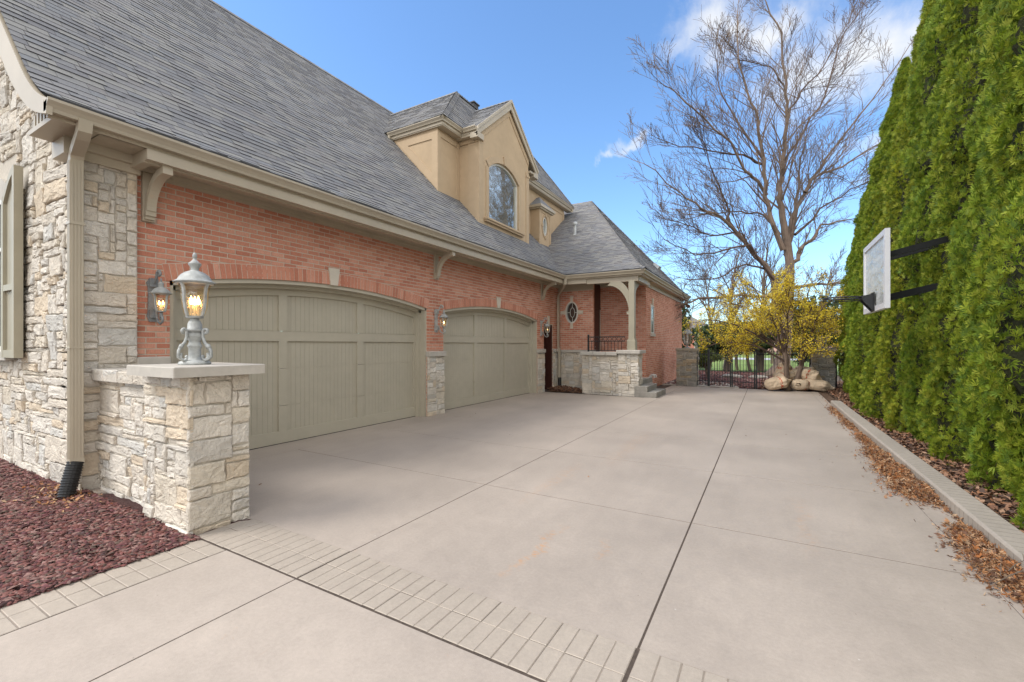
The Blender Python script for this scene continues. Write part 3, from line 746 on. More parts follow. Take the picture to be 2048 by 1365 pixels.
# shutter
sh=MB(); SX0,SX1=-8.88,-8.33; sz0,sz1=1.47,3.94
n=10
def topz(x): t=(x-SX0)/(SX1-SX0); return sz1-.42*(1-math.sin(math.pi/2*min(1,t*1.02)))**1.0
def shp(x0,x1,zf0,zf1,y0,y1,mb):
    k=8; xs=[x0+(x1-x0)*i/k for i in range(k+1)]
    pts=[(x,y0,zf0(x)) for x in xs]+[(x,y0,zf1(x)) for x in xs[::-1]]
    mb.prism(pts,(0,y1-y0,0))
shp(SX0,SX0+.08,lambda x:sz0,topz,1.755,1.84,sh); shp(SX1-.08,SX1,lambda x:sz0,topz,1.755,1.84,sh)
shp(SX0+.08,SX1-.08,lambda x:topz(x)-.10,topz,1.757,1.838,sh)
for (a,b) in ((sz0,sz0+.1),(2.35,2.43)): sh.box(SX0+.08,SX1-.08,1.757,1.838,a,b)
shu=sh.build('shutter',M_trimdk,house)
bp=MB(); nb=6
for k in range(nb):
    x0=SX0+.08+(SX1-SX0-.16)*k/nb; x1=x0+(SX1-SX0-.16)/nb-.006
    bp.prism([(x0,1.79,sz0+.1),(x1,1.79,sz0+.1),(x1,1.79,topz(x1)-.11),(x0,1.79,topz(x0)-.11)],(0,.03,0))
bp.build('board_panel',M_trimdk,shu)
# --- roof (main)
rf=MB(); RY0,RY1=1.52,22.0; DR=6.5
def mp(u,d,l): # u = Y
    sl=(fmain(d+.01)-fmain(d))/.01; k=math.sqrt(1+sl*sl)
    return (XG-.03-d+l*sl/k, u, EZ+.015+fmain(d)+l/k)
r1=random.Random(7)
shingles(rf,mp,[(RY0,0),(15.3,0),(21.9,4.0),(21.9,DR),(RY0,DR)],RY0,21.9,0,DR,fmain,r1)

rf.mi=1
dl=[0,.1,.2,.3,.4,.5,.6,.7,.8,1.5,3,5,DR]
for a,b in zip(dl[:-1],dl[1:]):
    rf.poly([(XG-.03-a,RY0+.01,EZ+.006+fmain(a)),(XG-.03-a,RY1,EZ+.006+fmain(a)),(XG-.03-b,RY1,EZ+.006+fmain(b)),(XG-.03-b,RY0+.01,EZ+.006+fmain(b))])
xr=XG-.03-DR; zr=EZ+fmain(DR)
rf.poly([(xr,RY0,zr),(xr,RY1,zr),(xr-6.5,RY1,EZ),(xr-6.5,RY0,EZ)]); rf.poly([(xr,RY1,zr),(xr+6.5,RY1,EZ),(xr-6.5,RY1,EZ)])
rf.mi=0; y=RY0
while y<RY1:
    for s in(-1,1): rf.poly([(xr,y,zr+.05),(xr,y+.2,zr+.055),(xr+s*.13,y+.2,zr-.085),(xr+s*.13,y,zr-.09)])
    y+=.16
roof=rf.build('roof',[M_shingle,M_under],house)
# rake board on the gable end
rk=MB(); dd=[-.03+.08*k for k in range(14)]+[1.2,2,4,DR]
dep=.26
top=[(XG-.06-d,EZ-.0+fmain(d)) for d in dd]
bot=[]
for k,d in enumerate(dd):
    sl=(fmain(d+.01)-fmain(d))/.01; q=math.sqrt(1+sl*sl); w=.15+.13*min(1,max(0,d)/.9)
    bot.append((XG-.06-d-w*sl/q*1.0, EZ+fmain(d)-w/q))
bot[0]=(top[0][0]-.02,EZ-.16)
n=len(dd)
vs=[(x,1.50,z) for x,z in top]+[(x,1.50,z) for x,z in bot]+[(x,1.545,z) for x,z in top]+[(x,1.545,z) for x,z in bot]
rk.add(vs,[f for k in range(n-1) for f in ((k,k+1,n+k+1,n+k),(k,2*n+k,2*n+k+1,k+1),(n+k,n+k+1,3*n+k+1,3*n+k),(2*n+k,3*n+k,3*n+k+1,2*n+k+1))]+[(0,n,3*n,2*n)])
# soffit strip of the rake
for k in range(n-1):
    a,b=bot[k],bot[k+1]; rk.poly([(a[0],1.53,a[1]+.03),(b[0],1.53,b[1]+.03),(b[0],1.9,b[1]+.03),(a[0],1.9,a[1]+.03)])
rk.build('rake_board',M_trim,house)
# cornice return at the corner: stepped blocks
cr=MB()
cr.box(-6.93,-6.20,1.57,1.93,3.905,3.955); cr.box(-6.95,-6.585,1.755,1.93,3.72,3.905); 
for k in range(5): cr.box(-6.90+.10*k,-6.85+.10*k,1.60,1.66,3.955,4.12)
cr.box(-6.92,-6.4,1.64,1.93,3.955,4.15)
cr.build('cornice_return',M_trim,house)
# eave: fascia, beam, soffit, frieze
fa=MB(); fa.box(-6.215,-6.175,1.53,14.42,3.90,4.05); fa.box(-6.30,-6.24,2.34,14.40,3.755,3.905) ; fa.box(-6.24,-6.16,2.34,14.40,3.775,3.895); fa.box(-6.62,-6.30,2.34,2.44,3.76,3.90)
fa.build('eave_beam',M_trim,house)
so=MB(); so.box(-6.72,-6.2,1.94,14.40,3.90,3.92)
for k in range(5): so.box(-6.74+.088*k,-6.74+.088*k+.080,2.44,15.2,3.845,3.857)
so.box(-6.72,-6.30,2.44,15.2,3.858,3.90)
so.build('soffit',M_soff,house)
fr=MB(); fr.box(-6.745,-6.715,2.43,15.28,3.735,3.846); fr.box(-6.715,-6.69,2.43,15.28,3.79,3.844); fr.box(-6.66,-6.60,1.88,2.44,3.70,3.90); fr.box(-6.60,-6.55,1.88,2.45,3.80,3.90)
fr.build('frieze_board',M_trim,house)
gt=MB(); gt.sweep(gutter_prof(.125,.12),[(-6.175,1.50,4.055),(-6.175,14.36,4.055)]); gt.build('gutter',M_gut,house)
# --- brackets (built once, then copied)
def bracket_mesh():
    b=MB(); n=12
    b.box(0,.05,-.065,.065,-.62,-.02)                     # wall plate
    b.box(.05,.11,-.055,.055,-.56,-.49); b.box(.05,.085,-.05,.05,-.60,-.56)
    o=[];i=[]
    for k in range(n+1):
        t=math.pi/2*k/n
        o.append((.05+.47*(1-math.cos(t))+.0,-.50+.44*math.sin(t)))
    a=[(.05+.02+.44*(1-math.cos(math.pi/2*k/n)),-.50+.46*math.sin(math.pi/2*k/n)) for k in range(n+1)]
    c=[(.125+.40*(1-math.cos(math.pi/2*k/n)),-.50+.375*math.sin(math.pi/2*k/n)) for k in range(n+1)]
    m=n+1; vs=[(x,-.05,z) for x,z in a]+[(x,-.05,z) for x,z in c]+[(x,.05,z) for x,z in a]+[(x,.05,z) for x,z in c]; fs=[]
    for k in range(n): fs+=[(k,k+1,m+k+1,m+k),(2*m+k,3*m+k,3*m+k+1,2*m+k+1),(k,2*m+k,2*m+k+1,k+1),(m+k,m+k+1,3*m+k+1,3*m+k)]
    fs+=[(0,m,3*m,2*m),(n,2*m+n,3*m+n,m+n)]
    b.add(vs,fs); b.box(.46,.545,-.052,.052,-.125,-.02)
    return b
br=bracket_mesh().build('bracket',M_trim,None)
br.parent=house; br.location=Vector((XW+.005,2.56,3.80))-Vector(house.location)
for y in (8.15,13.82):
    c=br.copy(); COL.objects.link(c); c.parent=house; c.location=Vector((XW+.005,y,3.80))-Vector(house.location)
# --- garage doors
DX=-6.97
def garage(c):
    f=MB()
    # casing lining the opening
    for s in(-1,1):
        y0,y1=sorted((c+s*GH,c+s*(GH-.045))); f.box(XW-.36,XW-.012,y0,y1,0,GS+.02)
        y0,y1=sorted((c+s*(GH-.045),c+s*(GH-.12))); f.box(XW-.36,XW-.13,y0,y1,0,GS)
    n=40; 
    def arcband(x0,x1,lo,hi,hwid):
        ys=[c-hwid+2*hwid*k/n for k in range(n+1)]
        A=[(arcz(y,c,GH,GS,GR)+hi) for y in ys];B=[(arcz(y,c,GH,GS,GR)+lo) for y in ys]; m=n+1
        vs=[(x1,y,a) for y,a in zip(ys,A)]+[(x1,y,b) for y,b in zip(ys,B)]+[(x0,y,a) for y,a in zip(ys,A)]+[(x0,y,b) for y,b in zip(ys,B)]; fs=[]
        for k in range(n): fs+=[(k,k+1,m+k+1,m+k),(m+k,m+k+1,3*m+k+1,3*m+k),(k,2*m+k,2*m+k+1,k+1)]
        f.add(vs,fs)
    arcband(XW-.36,XW-.012,-.06,.0,GH); arcband(XW-.36,XW-.13,-.12,-.055,GH-.04)
    # door frame members
    x0,x1=DX-.036,DX+.0; L=c-2.40;Rr=c+2.40
    def topf(y): return arcz(y,c,GH,GS,GR)-.11
    def pt(y): # panel top
        t=(y-c)/2.35; return 2.485-.225*t*t
    m_=[c-2.345,c-.885,c-.735,c+.735,c+.885,c+2.345]
    stiles=[(L,m_[0]),(m_[1],m_[2]),(m_[3],m_[4]),(m_[5],Rr)]
    zs_=[(0.012,.205),(1.70,1.865)]
    for (a,b) in stiles:
        cuts=[.012,.625,.631,1.245,1.251,1.862,1.868,None]
        for k in range(0,7,2):
            z1=cuts[k+1]
            if z1 is None:
                f.prism([(x0,a,cuts[k]),(x0,b,cuts[k]),(x0,b,topf(b)),(x0,a,topf(a))],(x1-x0,0,0))
            else: f.box(x0,x1,a,b,cuts[k],z1)
    for i in range(3):
        a,b=m_[2*i],m_[2*i+1]
        f.box(x0,x1-.001,a,b,.012,.21); f.box(x0,x1-.001,a,b,1.70,1.862)
        k=12; ys=[a+(b-a)*q/k for q in range(k+1)]
        f.prism([(x0,y,pt(y)) for y in ys]+[(x0,y,topf(y)) for y in ys[::-1]],(x1-x0-.001,0,0))
    door=f.build('garage_door',M_door,house)
    for i in range(3):
        p=MB(); a,b=m_[2*i],m_[2*i+1]; nb=17; w=(b-a)/nb
        for q in range(nb):
            y0=a+w*q+.002;y1=a+w*(q+1)-.002
            for (z0,z1) in ((.21,.625),(.631,1.245),(1.251,1.70),(1.868,None)):
                if z1 is None: p.prism([(DX-.045,y0,z0),(DX-.045,y1,z0),(DX-.045,y1,pt(y1)+.01),(DX-.045,y0,pt(y0)+.01)],(.013,0,0))
                else: p.box(DX-.045,DX-.032,y0,y1,z0,z1)
        p.box(DX-.06,DX-.038,a-.05,b+.05,.02,2.5)
        p.build('beadboard_panel',M_door,door)
    s=MB(); s.box(DX-.03,DX-.005,L,Rr,-.005,.012); s.build('bottom_seal',M_doorseal,door)
    return door
for c in GC: garage(c)
# side door by second garage
d=MB(); d.box(XW-.36,XW-.32,14.02,14.74,.03,2.36)
for (a,b,z0,z1) in ((14.10,14.66,1.9,2.22),(14.10,14.66,1.1,1.75),(14.10,14.66,.25,.95)): d.box(XW-.322,XW-.305,a,b,z0,z1)
sd=d.build('side_door',M_wooddk,house)
jm=MB(); jm.box(XW-.33,XW-.01,14.02,14.06,.0,2.36); jm.box(XW-.33,XW-.01,14.70,14.74,.0,2.36); jm.box(XW-.33,XW-.01,14.06,14.70,2.32,2.36); jm.build('door_jamb',M_wooddk,sd)
# --- oval window wall (faces -Y) Y=15.3, X -6.75..-5.40
def brick_s(mb,x0,x1,Y,z0,z1,hole=None,seed=1):
    mb.mi=1; 
    bricks_r=random.Random(seed); mb.mi=0
    bricks(mb,(x0,Y,0),(1,0,0),(0,-1,0),x1-x0,z0,z1,bricks_r,hole)
OC=(-6.22,2.83)
ow=MB(); ow.mi=1
# mortar sheet with oval hole: fan of quads between ellipse and rectangle
def ovalsheet(mb,x0,x1,z0,z1,Y,c,ra,rb,flip=1,axis='x'):
    n=48; E=[];O=[]
    for k in range(n):
        t=2*math.pi*k/n; dx,dz=math.cos(t),math.sin(t); E.append((c[0]+ra*dx,c[1]+rb*dz))
        q=1e9
        if dx*ra>1e-9: q=min(q,(x1-c[0])/(dx*ra))
        if dx*ra<-1e-9: q=min(q,(x0-c[0])/(dx*ra))
        if dz*rb>1e-9: q=min(q,(z1-c[1])/(dz*rb))
        if dz*rb<-1e-9: q=min(q,(z0-c[1])/(dz*rb))
        O.append((c[0]+ra*dx*q,c[1]+rb*dz*q))
    pt=(lambda p:(p[0],Y,p[1])) if axis=='x' else (lambda p:(Y,p[0],p[1]))
    vs=[pt(p) for p in E]+[pt(p) for p in O]
    mb.add(vs,[(k,(k+1)%n,n+(k+1)%n,n+k) for k in range(n)])
    cs=[(x0,z0),(x1,z0),(x1,z1),(x0,z1)]
    for c_ in cs:
        k=min(range(n),key=lambda k:(O[k][0]-c_[0])**2+(O[k][1]-c_[1])**2)
        for j in((k-1)%n,(k+1)%n): mb.add([pt(O[k]),pt(O[j]),pt(c_)],[(0,1,2)])
ovalsheet(ow,-6.76,-5.40,1.40,3.86,15.30,OC,.25,.40)
ow.mi=0
def holeo(p0,p1,b0,b1):
    x0,x1=p0-6.75,p1-6.75; zc=(b0+b1)/2-OC[1]
    if abs(zc)>.46: return [(p0,p1)]
    hwid=.31*math.sqrt(max(0,1-(zc/.46)**2)); out=[]
    if x0<OC[0]-hwid: out.append((x0,min(x1,OC[0]-hwid)))
    if x1>OC[0]+hwid: out.append((max(x0,OC[0]+hwid),x1))
    return [(a+6.75,b+6.75) for a,b in out]
brick_s(ow,-6.75,-5.40,15.30,1.42,3.62,holeo,2)
# ring bricks
n=34
for k in range(n):
    t0=2*math.pi*(k+.08)/n;t1=2*math.pi*(k+.92)/n
    if any(abs(((t0+t1)/2-a+math.pi)%(2*math.pi)-math.pi)<.13 for a in(0,math.pi/2,math.pi,1.5*math.pi)): continue
    P=lambda t,e,y:(OC[0]+(.255+e)*math.cos(t),y,OC[1]+(.405+e)*math.sin(t))
    ow.add([P(t0,0,15.32),P(t1,0,15.32),P(t1,.115,15.32),P(t0,.115,15.32),P(t0,0,15.287),P(t1,0,15.287),P(t1,.115,15.287),P(t0,.115,15.287)],[(4,5,6,7),(0,1,5,4),(1,2,6,5),(2,3,7,6),(3,0,4,7)])
ow.build('brick_wall',[M_brick2,M_brickmortar],house)
of=MB()
def ovalring(mb,c,ra,rb,w,y0,y1,n=40,axis='x'):
    pt=(lambda a,y,z:(a,y,z)) if axis=='x' else (lambda a,y,z:(y,a,z))
    vs=[]
    for (e,y) in((w,y0),(0,y0),(0,y1),(w,y1)):
        vs+=[pt(c[0]+(ra+e)*math.cos(2*math.pi*k/n),y,c[1]+(rb+e)*math.sin(2*math.pi*k/n)) for k in range(n)]
    mb.add(vs,[(r*n+k,r*n+(k+1)%n,((r+1)%4)*n+(k+1)%n,((r+1)%4)*n+k) for r in range(4) for k in range(n)])
ovalring(of,OC,.205,.355,.05,15.275,15.40)
own=of.build('oval_window',M_white,house)
pn=MB(); pn.poly([(OC[0]+.206*math.cos(2*math.pi*k/32),15.37,OC[1]+.356*math.sin(2*math.pi*k/32)) for k in range(32)]); pn.build('pane',M_windk,own)
mu=MB(); ovalring(mu,OC,.08,.17,.014,15.35,15.365)
for (a,b,c_,d_) in ((.088,.206,0,0),(-.206,-.088,0,0)): mu.box(OC[0]+a,OC[0]+b,15.35,15.364,OC[1]-.007,OC[1]+.007)
mu.box(OC[0]-.007,OC[0]+.007,15.35,15.364,OC[1]+.18,OC[1]+.355); mu.box(OC[0]-.007,OC[0]+.007,15.35,15.364,OC[1]-.355,OC[1]-.18)
mu.build('muntins',M_white,own)
for (dx,dz) in((0,1),(0,-1),(1,0),(-1,0)):
    k=MB(); y=15.268
    if dx==0: z0=OC[1]+dz*.40; z1=OC[1]+dz*.60; pts=[(OC[0]-.045,y,z0),(OC[0]+.045,y,z0),(OC[0]+.065,y,z1),(OC[0]-.065,y,z1)]
    else: x0=OC[0]+dx*.25; x1=OC[0]+dx*.44; pts=[(x0,y,OC[1]-.045),(x0,y,OC[1]+.045),(x1,y,OC[1]+.065),(x1,y,OC[1]-.065)]
    k.prism(pts,(0,.05,0)); k.build('keystone',M_key,house)
t=MB(); t.box(-6.74,-5.38,15.24,15.30,3.62,3.86); t.box(-6.74,-5.36,15.21,15.24,3.62,3.66); t.build('frieze_board',M_trim,house)
stonebox('stone_base',-6.70,-5.36,15.26,15.34,-.02,1.36,'S',41,house,depth=(.006,.03))
c=MB(); c.bbox(-6.70,-5.30,15.19,15.34,1.362,1.46,.012); c.build('stone_coping',M_cap,house)
# --- door recess
rc=MB(); rc.mi=1
rc.poly([(-5.40,15.3,0.45),(-5.40,15.42,.45),(-5.40,15.42,3.86),(-5.40,15.3,3.86)])
rc.poly([(-5.42,16.11,0.),(-3.72,16.11,0),(-3.72,16.11,3.9),(-5.42,16.11,3.9)])
rc.mi=0
brick_s(rc,-5.40,-3.72,16.10,0.0,3.80,None,6)
bricks(rc,(-5.395,15.30,0),(0,1,0),(1,0,0),.10,.45,3.8,random.Random(8))
rc.build('brick_wall',[M_brick2,M_brickmortar],house)
dd_=MB(); dd_.box(-5.47,-5.425,15.42,16.10,.48,2.95)
for (z0,z1) in((.65,1.4),(1.55,2.75)): dd_.box(-5.427,-5.41,15.50,16.02,z0,z1)
pd=dd_.build('porch_door',M_wooddk,house)
j=MB(); j.box(-5.5,-5.385,15.40,15.44,.45,3.0); j.box(-5.5,-5.385,15.44,16.1,2.95,3.02); j.box(-5.47,-5.4,15.44,16.1,3.02,3.85); j.build('door_jamb',M_wooddk,pd)
kn=MB(); kn.lathe([(0,0),(.03,.005),(.034,.02),(.02,.04),(0,.05)],(-5.38,15.52,1.35),10); kn.build('door_knob',M_galv,pd); kn=MB(); kn.lathe([(0,0),(.02,.0),(.02,.03),(0,.03)],(-5.40,15.52,1.55),10); kn.build('deadbolt',M_galv,pd)
# wing right wall (faces +X) X=-3.72, Y 16.1..24
ww=MB(); ww.mi=1; ww.poly([(-3.73,16.1,0),(-3.73,23.9,0),(-3.73,23.9,3.9),(-3.73,16.1,3.9)]); ww.poly([(-3.73,23.9,0),(-12,23.9,0),(-12,23.9,3.9),(-3.73,23.9,3.9)]); ww.mi=0
def holew(p0,p1,b0,b1):
    y0,y1=p0+16.1,p1+16.1
    if b1<2.05 or b0>3.12: return [(p0,p1)]
    o=[]
    if y0<16.85: o.append((p0,min(p1,.75)))
    if y1>17.35: o.append((max(p0,1.25),p1))
    return o
bricks(ww,(-3.73,16.09,0),(0,1,0),(1,0,0),7.8,0,3.8,random.Random(9),holew)
ww.build('brick_wall',[M_brick,M_brickmortar],house)
wn=MB(); wn.box(-3.74,-3.70,16.85,16.90,2.07,3.12); wn.box(-3.74,-3.70,17.30,17.35,2.07,3.12); wn.box(-3.74,-3.70,16.90,17.30,3.06,3.12); wn.box(-3.74,-3.705,16.9,17.3,2.55,2.59); wn.box(-3.74,-3.70,16.9,17.3,2.07,2.11)
wi=wn.build('window',M_white,house); p=MB(); p.box(-3.728,-3.722,16.9,17.3,2.11,3.06); p.build('pane',M_windk,wi)
s_=MB(); s_.bbox(-3.75,-3.66,16.78,17.42,1.96,2.06,.008); s_.build('window_sill',M_cap,house)
k=MB(); k.prism([(-3.72,17.06,3.13),(-3.72,17.14,3.13),(-3.72,17.18,3.38),(-3.72,17.02,3.38)],(.04,0,0)); k.build('keystone',M_key,house)
# wing roof
wr=MB(); WC=(-3.33,14.3); DP=2.76
def lift(f,d,l,pl):
    sl=(f(d+.01)-f(d))/.01; k=math.sqrt(1+sl*sl); return l*sl/k,l/k
def mfront(u,d,l): o,z=lift(fwing,d,l,0); return (WC[0]-u,WC[1]+d-o,EZ+.015+fwing(d)+z)
DF,DS,DB=6.8,4.2,3.0
gside=lambda d:fwing(d*DF/DS)
gback=lambda d:fwing(d*DF/DB)
def mside(u,d,l): o,z=lift(gside,d,l,0); return (WC[0]-d+o,WC[1]+u,EZ+.015+gside(d)+z)
r2=random.Random(17)
shingles(wr,mfront,[(0,0),(3.1,0),(8.1,DF),(DS,DF)],0,8.2,0,DF,fwing,r2)
LY=24.1-14.3
shingles(wr,mside,[(0,0),(LY,0),(DF,DS)],0,LY,0,DS,gside,r2)
def mback(u,d,l): o,z=lift(gback,d,l,0); return (WC[0]-u,24.1-d+o,EZ+.015+gback(d)+z)
shingles(wr,mback,[(0,0),(8,0),(8,DB),(DS,DB)],0,8,0,DB,gback,r2,expo=.2,wr=(.5,.9))
# hip caps
def hipcaps(mb,pts,rr,w=.12,step=.15,dr=.55):
    L=0
    for a,b in zip(pts[:-1],pts[1:]):
        a=Vector(a);b=Vector(b);d=(b-a);n=max(1,int(d.length/step)); dn=d.normalized(); sd=dn.cross(Vector((0,0,1))).normalized(); up=sd.cross(dn)
        for k in range(n):
            p=a+d*(k/n);q=a+d*((k+1.25)/n); dz=w*dr
            mb.add([p+up*.035,q+up*.015,q+sd*w-up*(dz-.015),p+sd*w-up*(dz-.035),q-sd*w-up*(dz-.015),p-sd*w-up*(dz-.035)],[(0,1,2,3),(1,0,5,4)])
dh=[0,.03,.06,.09,.13,.18,.3,.5,.75,1.0]
Z_=lambda s:EZ+.02+fwing(DF*s)
hipcaps(wr,[(WC[0]-DS*s,WC[1]+DF*s,Z_(s)) for s in dh],r2,dr=.75)
hipcaps(wr,[(WC[0]-DS*s,24.1-DB*s,Z_(s)) for s in dh],r2,dr=1.1)
pk=(WC[0]-DS,WC[1]+DF,Z_(1))
hipcaps(wr,[(-10.9,pk[1],pk[2]),pk],r2,dr=.95)
wr.mi=1
for a,b in zip(dh[:-1],dh[1:]):
    za,zb=EZ+.006+fwing(a*DF),EZ+.006+fwing(b*DF)
    wr.poly([(WC[0]-a*DS,WC[1]+a*DF,za),(WC[0]-b*DS,WC[1]+b*DF,zb),(WC[0]-b*DS,24.1-b*DB,zb),(WC[0]-a*DS,24.1-a*DB,za)])
    wr.poly([(WC[0]-a*DS,WC[1]+a*DF,za),(-6.1-a*5,WC[1]+a*DF,za),(-6.1-b*5,WC[1]+b*DF,zb),(WC[0]-b*DS,WC[1]+b*DF,zb)])
    wr.poly([(WC[0]-a*DS,24.1-a*DB,za),(WC[0]-b*DS,24.1-b*DB,zb),(-11,24.1-b*DB,zb),(-11,24.1-a*DB,za)])
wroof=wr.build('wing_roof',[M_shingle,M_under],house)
fa=MB(); W=.125
fa.sweep([(-.04,-.16),(0,-.16),(0,-.005),(-.04,-.005)],[(-6.2,14.425,4.05),(-3.455,14.425,4.05),(-3.455,24.0,4.05)])
fa.box(-5.35,-3.60,14.50,14.60,3.72,3.90); fa.box(-3.68,-3.58,14.60,16.1,3.72,3.90); fa.box(-6.1,-5.35,14.46,14.56,3.75,3.90)
fa.build('porch_beam',M_trim,house)
so=MB(); so.box(-6.1,-3.46,14.43,16.1,3.895,3.91); so.box(-3.75,-3.46,16.1,24.0,3.87,3.885); so.box(-6.6,-6.1,14.43,15.3,3.895,3.91); so.build('porch_soffit',M_soff,house)
fr=MB(); fr.box(-3.715,-3.69,16.1,23.9,3.72,3.87); fr.box(-5.36,-3.72,16.06,16.095,3.78,3.89); fr.build('frieze_board',M_trim,house)
gt=MB(); gt.sweep(gutter_prof(.125,.12),[(-6.1,14.425,4.055),(-3.455,14.425,4.055),(-3.455,24.0,4.055)]); gt.build('gutter',M_gut,house)
# porch column with curved braces
co=MB(); CX,CY=-3.80,14.52
co.bbox(CX-.135,CX+.135,CY-.135,CY+.135,1.47,1.78,.01); co.box(CX-.12,CX+.12,CY-.12,CY+.12,1.78,1.83)
co.bbox(CX-.095,CX+.095,CY-.095,CY+.095,1.83,3.72,.008)
pc=co.build('porch_column',M_trimdk,house)
def brace(dx,dy,L=.62,H=1.0):
    b=MB(); n=12; a=[];c=[]
    for k in range(n+1):
        t=math.pi/2*k/n
        c.append((.095+(L)*(1-math.cos(t)),-(H)+H*.93*math.sin(t)-.03))
        a.append((.095+max(0,L*(1-math.cos(t))-.14*(1-t/(math.pi/2)*.2)),min(0,-H+H*math.sin(t)*1.0+.12)))
    m=n+1; wv=.045
    P=lambda r,z,s:(CX+dx*r+(-dy)*s,CY+dy*r+dx*s,3.72+z)
    vs=[P(r,z,-wv) for r,z in a]+[P(r,z,-wv) for r,z in c]+[P(r,z,wv) for r,z in a]+[P(r,z,wv) for r,z in c]; fs=[]
    for k in range(n): fs+=[(k,k+1,m+k+1,m+k),(2*m+k,3*m+k,3*m+k+1,2*m+k+1),(k,2*m+k,2*m+k+1,k+1),(m+k,m+k+1,3*m+k+1,3*m+k)]
    fs+=[(0,m,3*m,2*m),(n,2*m+n,3*m+n,m+n)]; b.add(vs,fs)
    b.obox(P(.12,-H-.02,0),(abs(dx)*.045+abs(dy)*.04,0,0),(0,abs(dy)*.045+abs(dx)*.04,0),(0,0,.05))
    b.build('curved_brace',M_trimdk,pc)
brace(-1,0,.72,1.02); brace(0,1,.62,1.02)
# roof fittings
vp=MB(); c=(-7.05,17.7,6.18); vp.lathe([(.14,.0),(.10,.12),(.06,.16),(.055,.52),(.055,.54),(.10,.545),(.105,.60),(.10,.66),(.06,.68),(0,.685)],c,14); vp.build('vent_pipe',M_galv,house)
bv=MB(); bv.obox((-4.53,21.8,5.36),(.12,0,-.1),(0,.22,0),(.06,0,.08)); bv.build('box_vent',M_galv,house)
# downspouts
def ribbed(mb,x0,x1,y0,y1,z0,z1,n=4):
    mb.box(x0,x1,y0,y1,z0,z1)
    for k in range(n):
        a=y0+(y1-y0)*(k+.25)/n;b=y0+(y1-y0)*(k+.75)/n; mb.box(x1,x1+.006,a,b,z0+.02,z1-.02)
        a=x0+(x1-x0)*(k+.25)/n;b=x0+(x1-x0)*(k+.75)/n; mb.box(a,b,y0-.006,y0,z0+.02,z1-.02)
ds=MB(); ribbed(ds,-6.60,-6.52,1.79,1.90,.38,3.66)
ds.box(-6.605,-6.515,1.785,1.905,.30,.40); ds.box(-6.61,-6.51,1.78,1.91,2.95,2.98); ds.box(-6.61,-6.51,1.78,1.91,1.6,1.62)
# elbow to the gutter
P=[Vector((-6.56,1.845,3.60)),Vector((-6.555,1.845,3.67)),Vector((-6.51,1.84,3.73)),Vector((-6.22,1.80,3.815)),Vector((-6.14,1.79,3.86)),Vector((-6.115,1.79,3.96))]
def rectsweep(mb,P,hx,hy):
    vs=[];n=len(P)
    for i,p in enumerate(P):
        d=(P[min(i+1,n-1)]-P[max(i-1,0)]).normalized(); y=Vector((0,1,0)); s=d.cross(y).normalized(); y=s.cross(d)
        for (a,b) in((-1,-1),(1,-1),(1,1),(-1,1)): vs.append(p+s*hx*a+y*hy*b)
    fs=[(i*4+k,i*4+(k+1)%4,i*4+4+(k+1)%4,i*4+4+k) for i in range(n-1) for k in range(4)]+[(3,2,1,0),tuple(range(4*n-4,4*n))]
    mb.add(vs,fs)
rectsweep(ds,P,.042,.055)
dsp=ds.build('downspout',M_gut,house)
bt=MB(); pts=[];rad=[]
A=Vector((-6.56,1.845,.36));B=Vector((-6.50,1.76,.0))
for k in range(57):
    t=k/56; pts.append(A.lerp(B,t)+Vector((.02*t*t,-.02*t,0))); rad.append(.068+.008*(k%4 in(1,2)))
bt.tube(pts,rad,16); bt.build('corrugated_boot',M_black,dsp,smooth=False)
ds=MB(); ds.box(-6.64,-6.57,15.02,15.10,.42,1.42); ds.box(-6.71,-6.64,15.07,15.15,1.58,3.35)
rectsweep(ds,[Vector((-6.675,15.11,1.62)),Vector((-6.67,15.11,1.55)),Vector((-6.61,15.06,1.44)),Vector((-6.605,15.06,1.38))],.034,.04)
ds.tube([(-6.675,15.11,3.33),(-6.67,15.1,3.42),(-6.60,15.0,3.50),(-6.2,14.5,3.68),(-6.11,14.36,3.75),(-6.09,14.33,3.95)],.042,8)
ds.tube([(-6.06,14.38,3.75),(-6.06,14.38,4.02)],.035,8)
for z in (.95,2.5): ds.box(-6.72,-6.56,15.01,15.16,z,z+.02)
d2=ds.build('downspout',M_gut,house); b=MB(); b.tube([(-6.605,15.06,.44),(-6.6,15.05,.02)],.06,12); b.build('corrugated_boot',M_black,d2)
# drain pipes on the wing wall
pp=MB()
for y in(16.55,16.85): pp.tube([(-3.69,y,.0),(-3.69,y,.42),(-3.68,y,.50),(-3.62,y,.545),(-3.54,y,.52),(-3.52,y,.44)],.032,8)
pp.build('vent_elbows',M_pvc,house)
# flood light at the far corner
fl=thing('flood_light','twin rust brown flood lamps under the far corner of the eave','lamp',(-3.5,23.6,3.7))
q=MB(); q.tube([(-3.5,23.6,3.87),(-3.5,23.6,3.72)],.05,10); q.build('mount',M_galv,fl)
Mfl=mat('rusty lamp housing',(.16,.055,.03),.6,.2)
for s in(-1,1):
    q=MB(); o=Vector((-3.5,23.6,3.72)); d=Vector((s*.10,-.10,-.12)).normalized(); q.tube([o,o+d*.1,o+d*.14,o+d*.30],[.02,.03,.06,.095],10); q.build('lamp_head',Mfl,fl)
# ================================================================ DORMER (parts of the house)
def panelbox(mb,P0,ax,n,W,H,b=.10,d=.012):
    pass
BX=-8.29; SY=10.12; BYE=19.4; WT=7.95
dm=MB()
# block walls
dm.box(-12,BX,SY,BYE,4.6,WT)
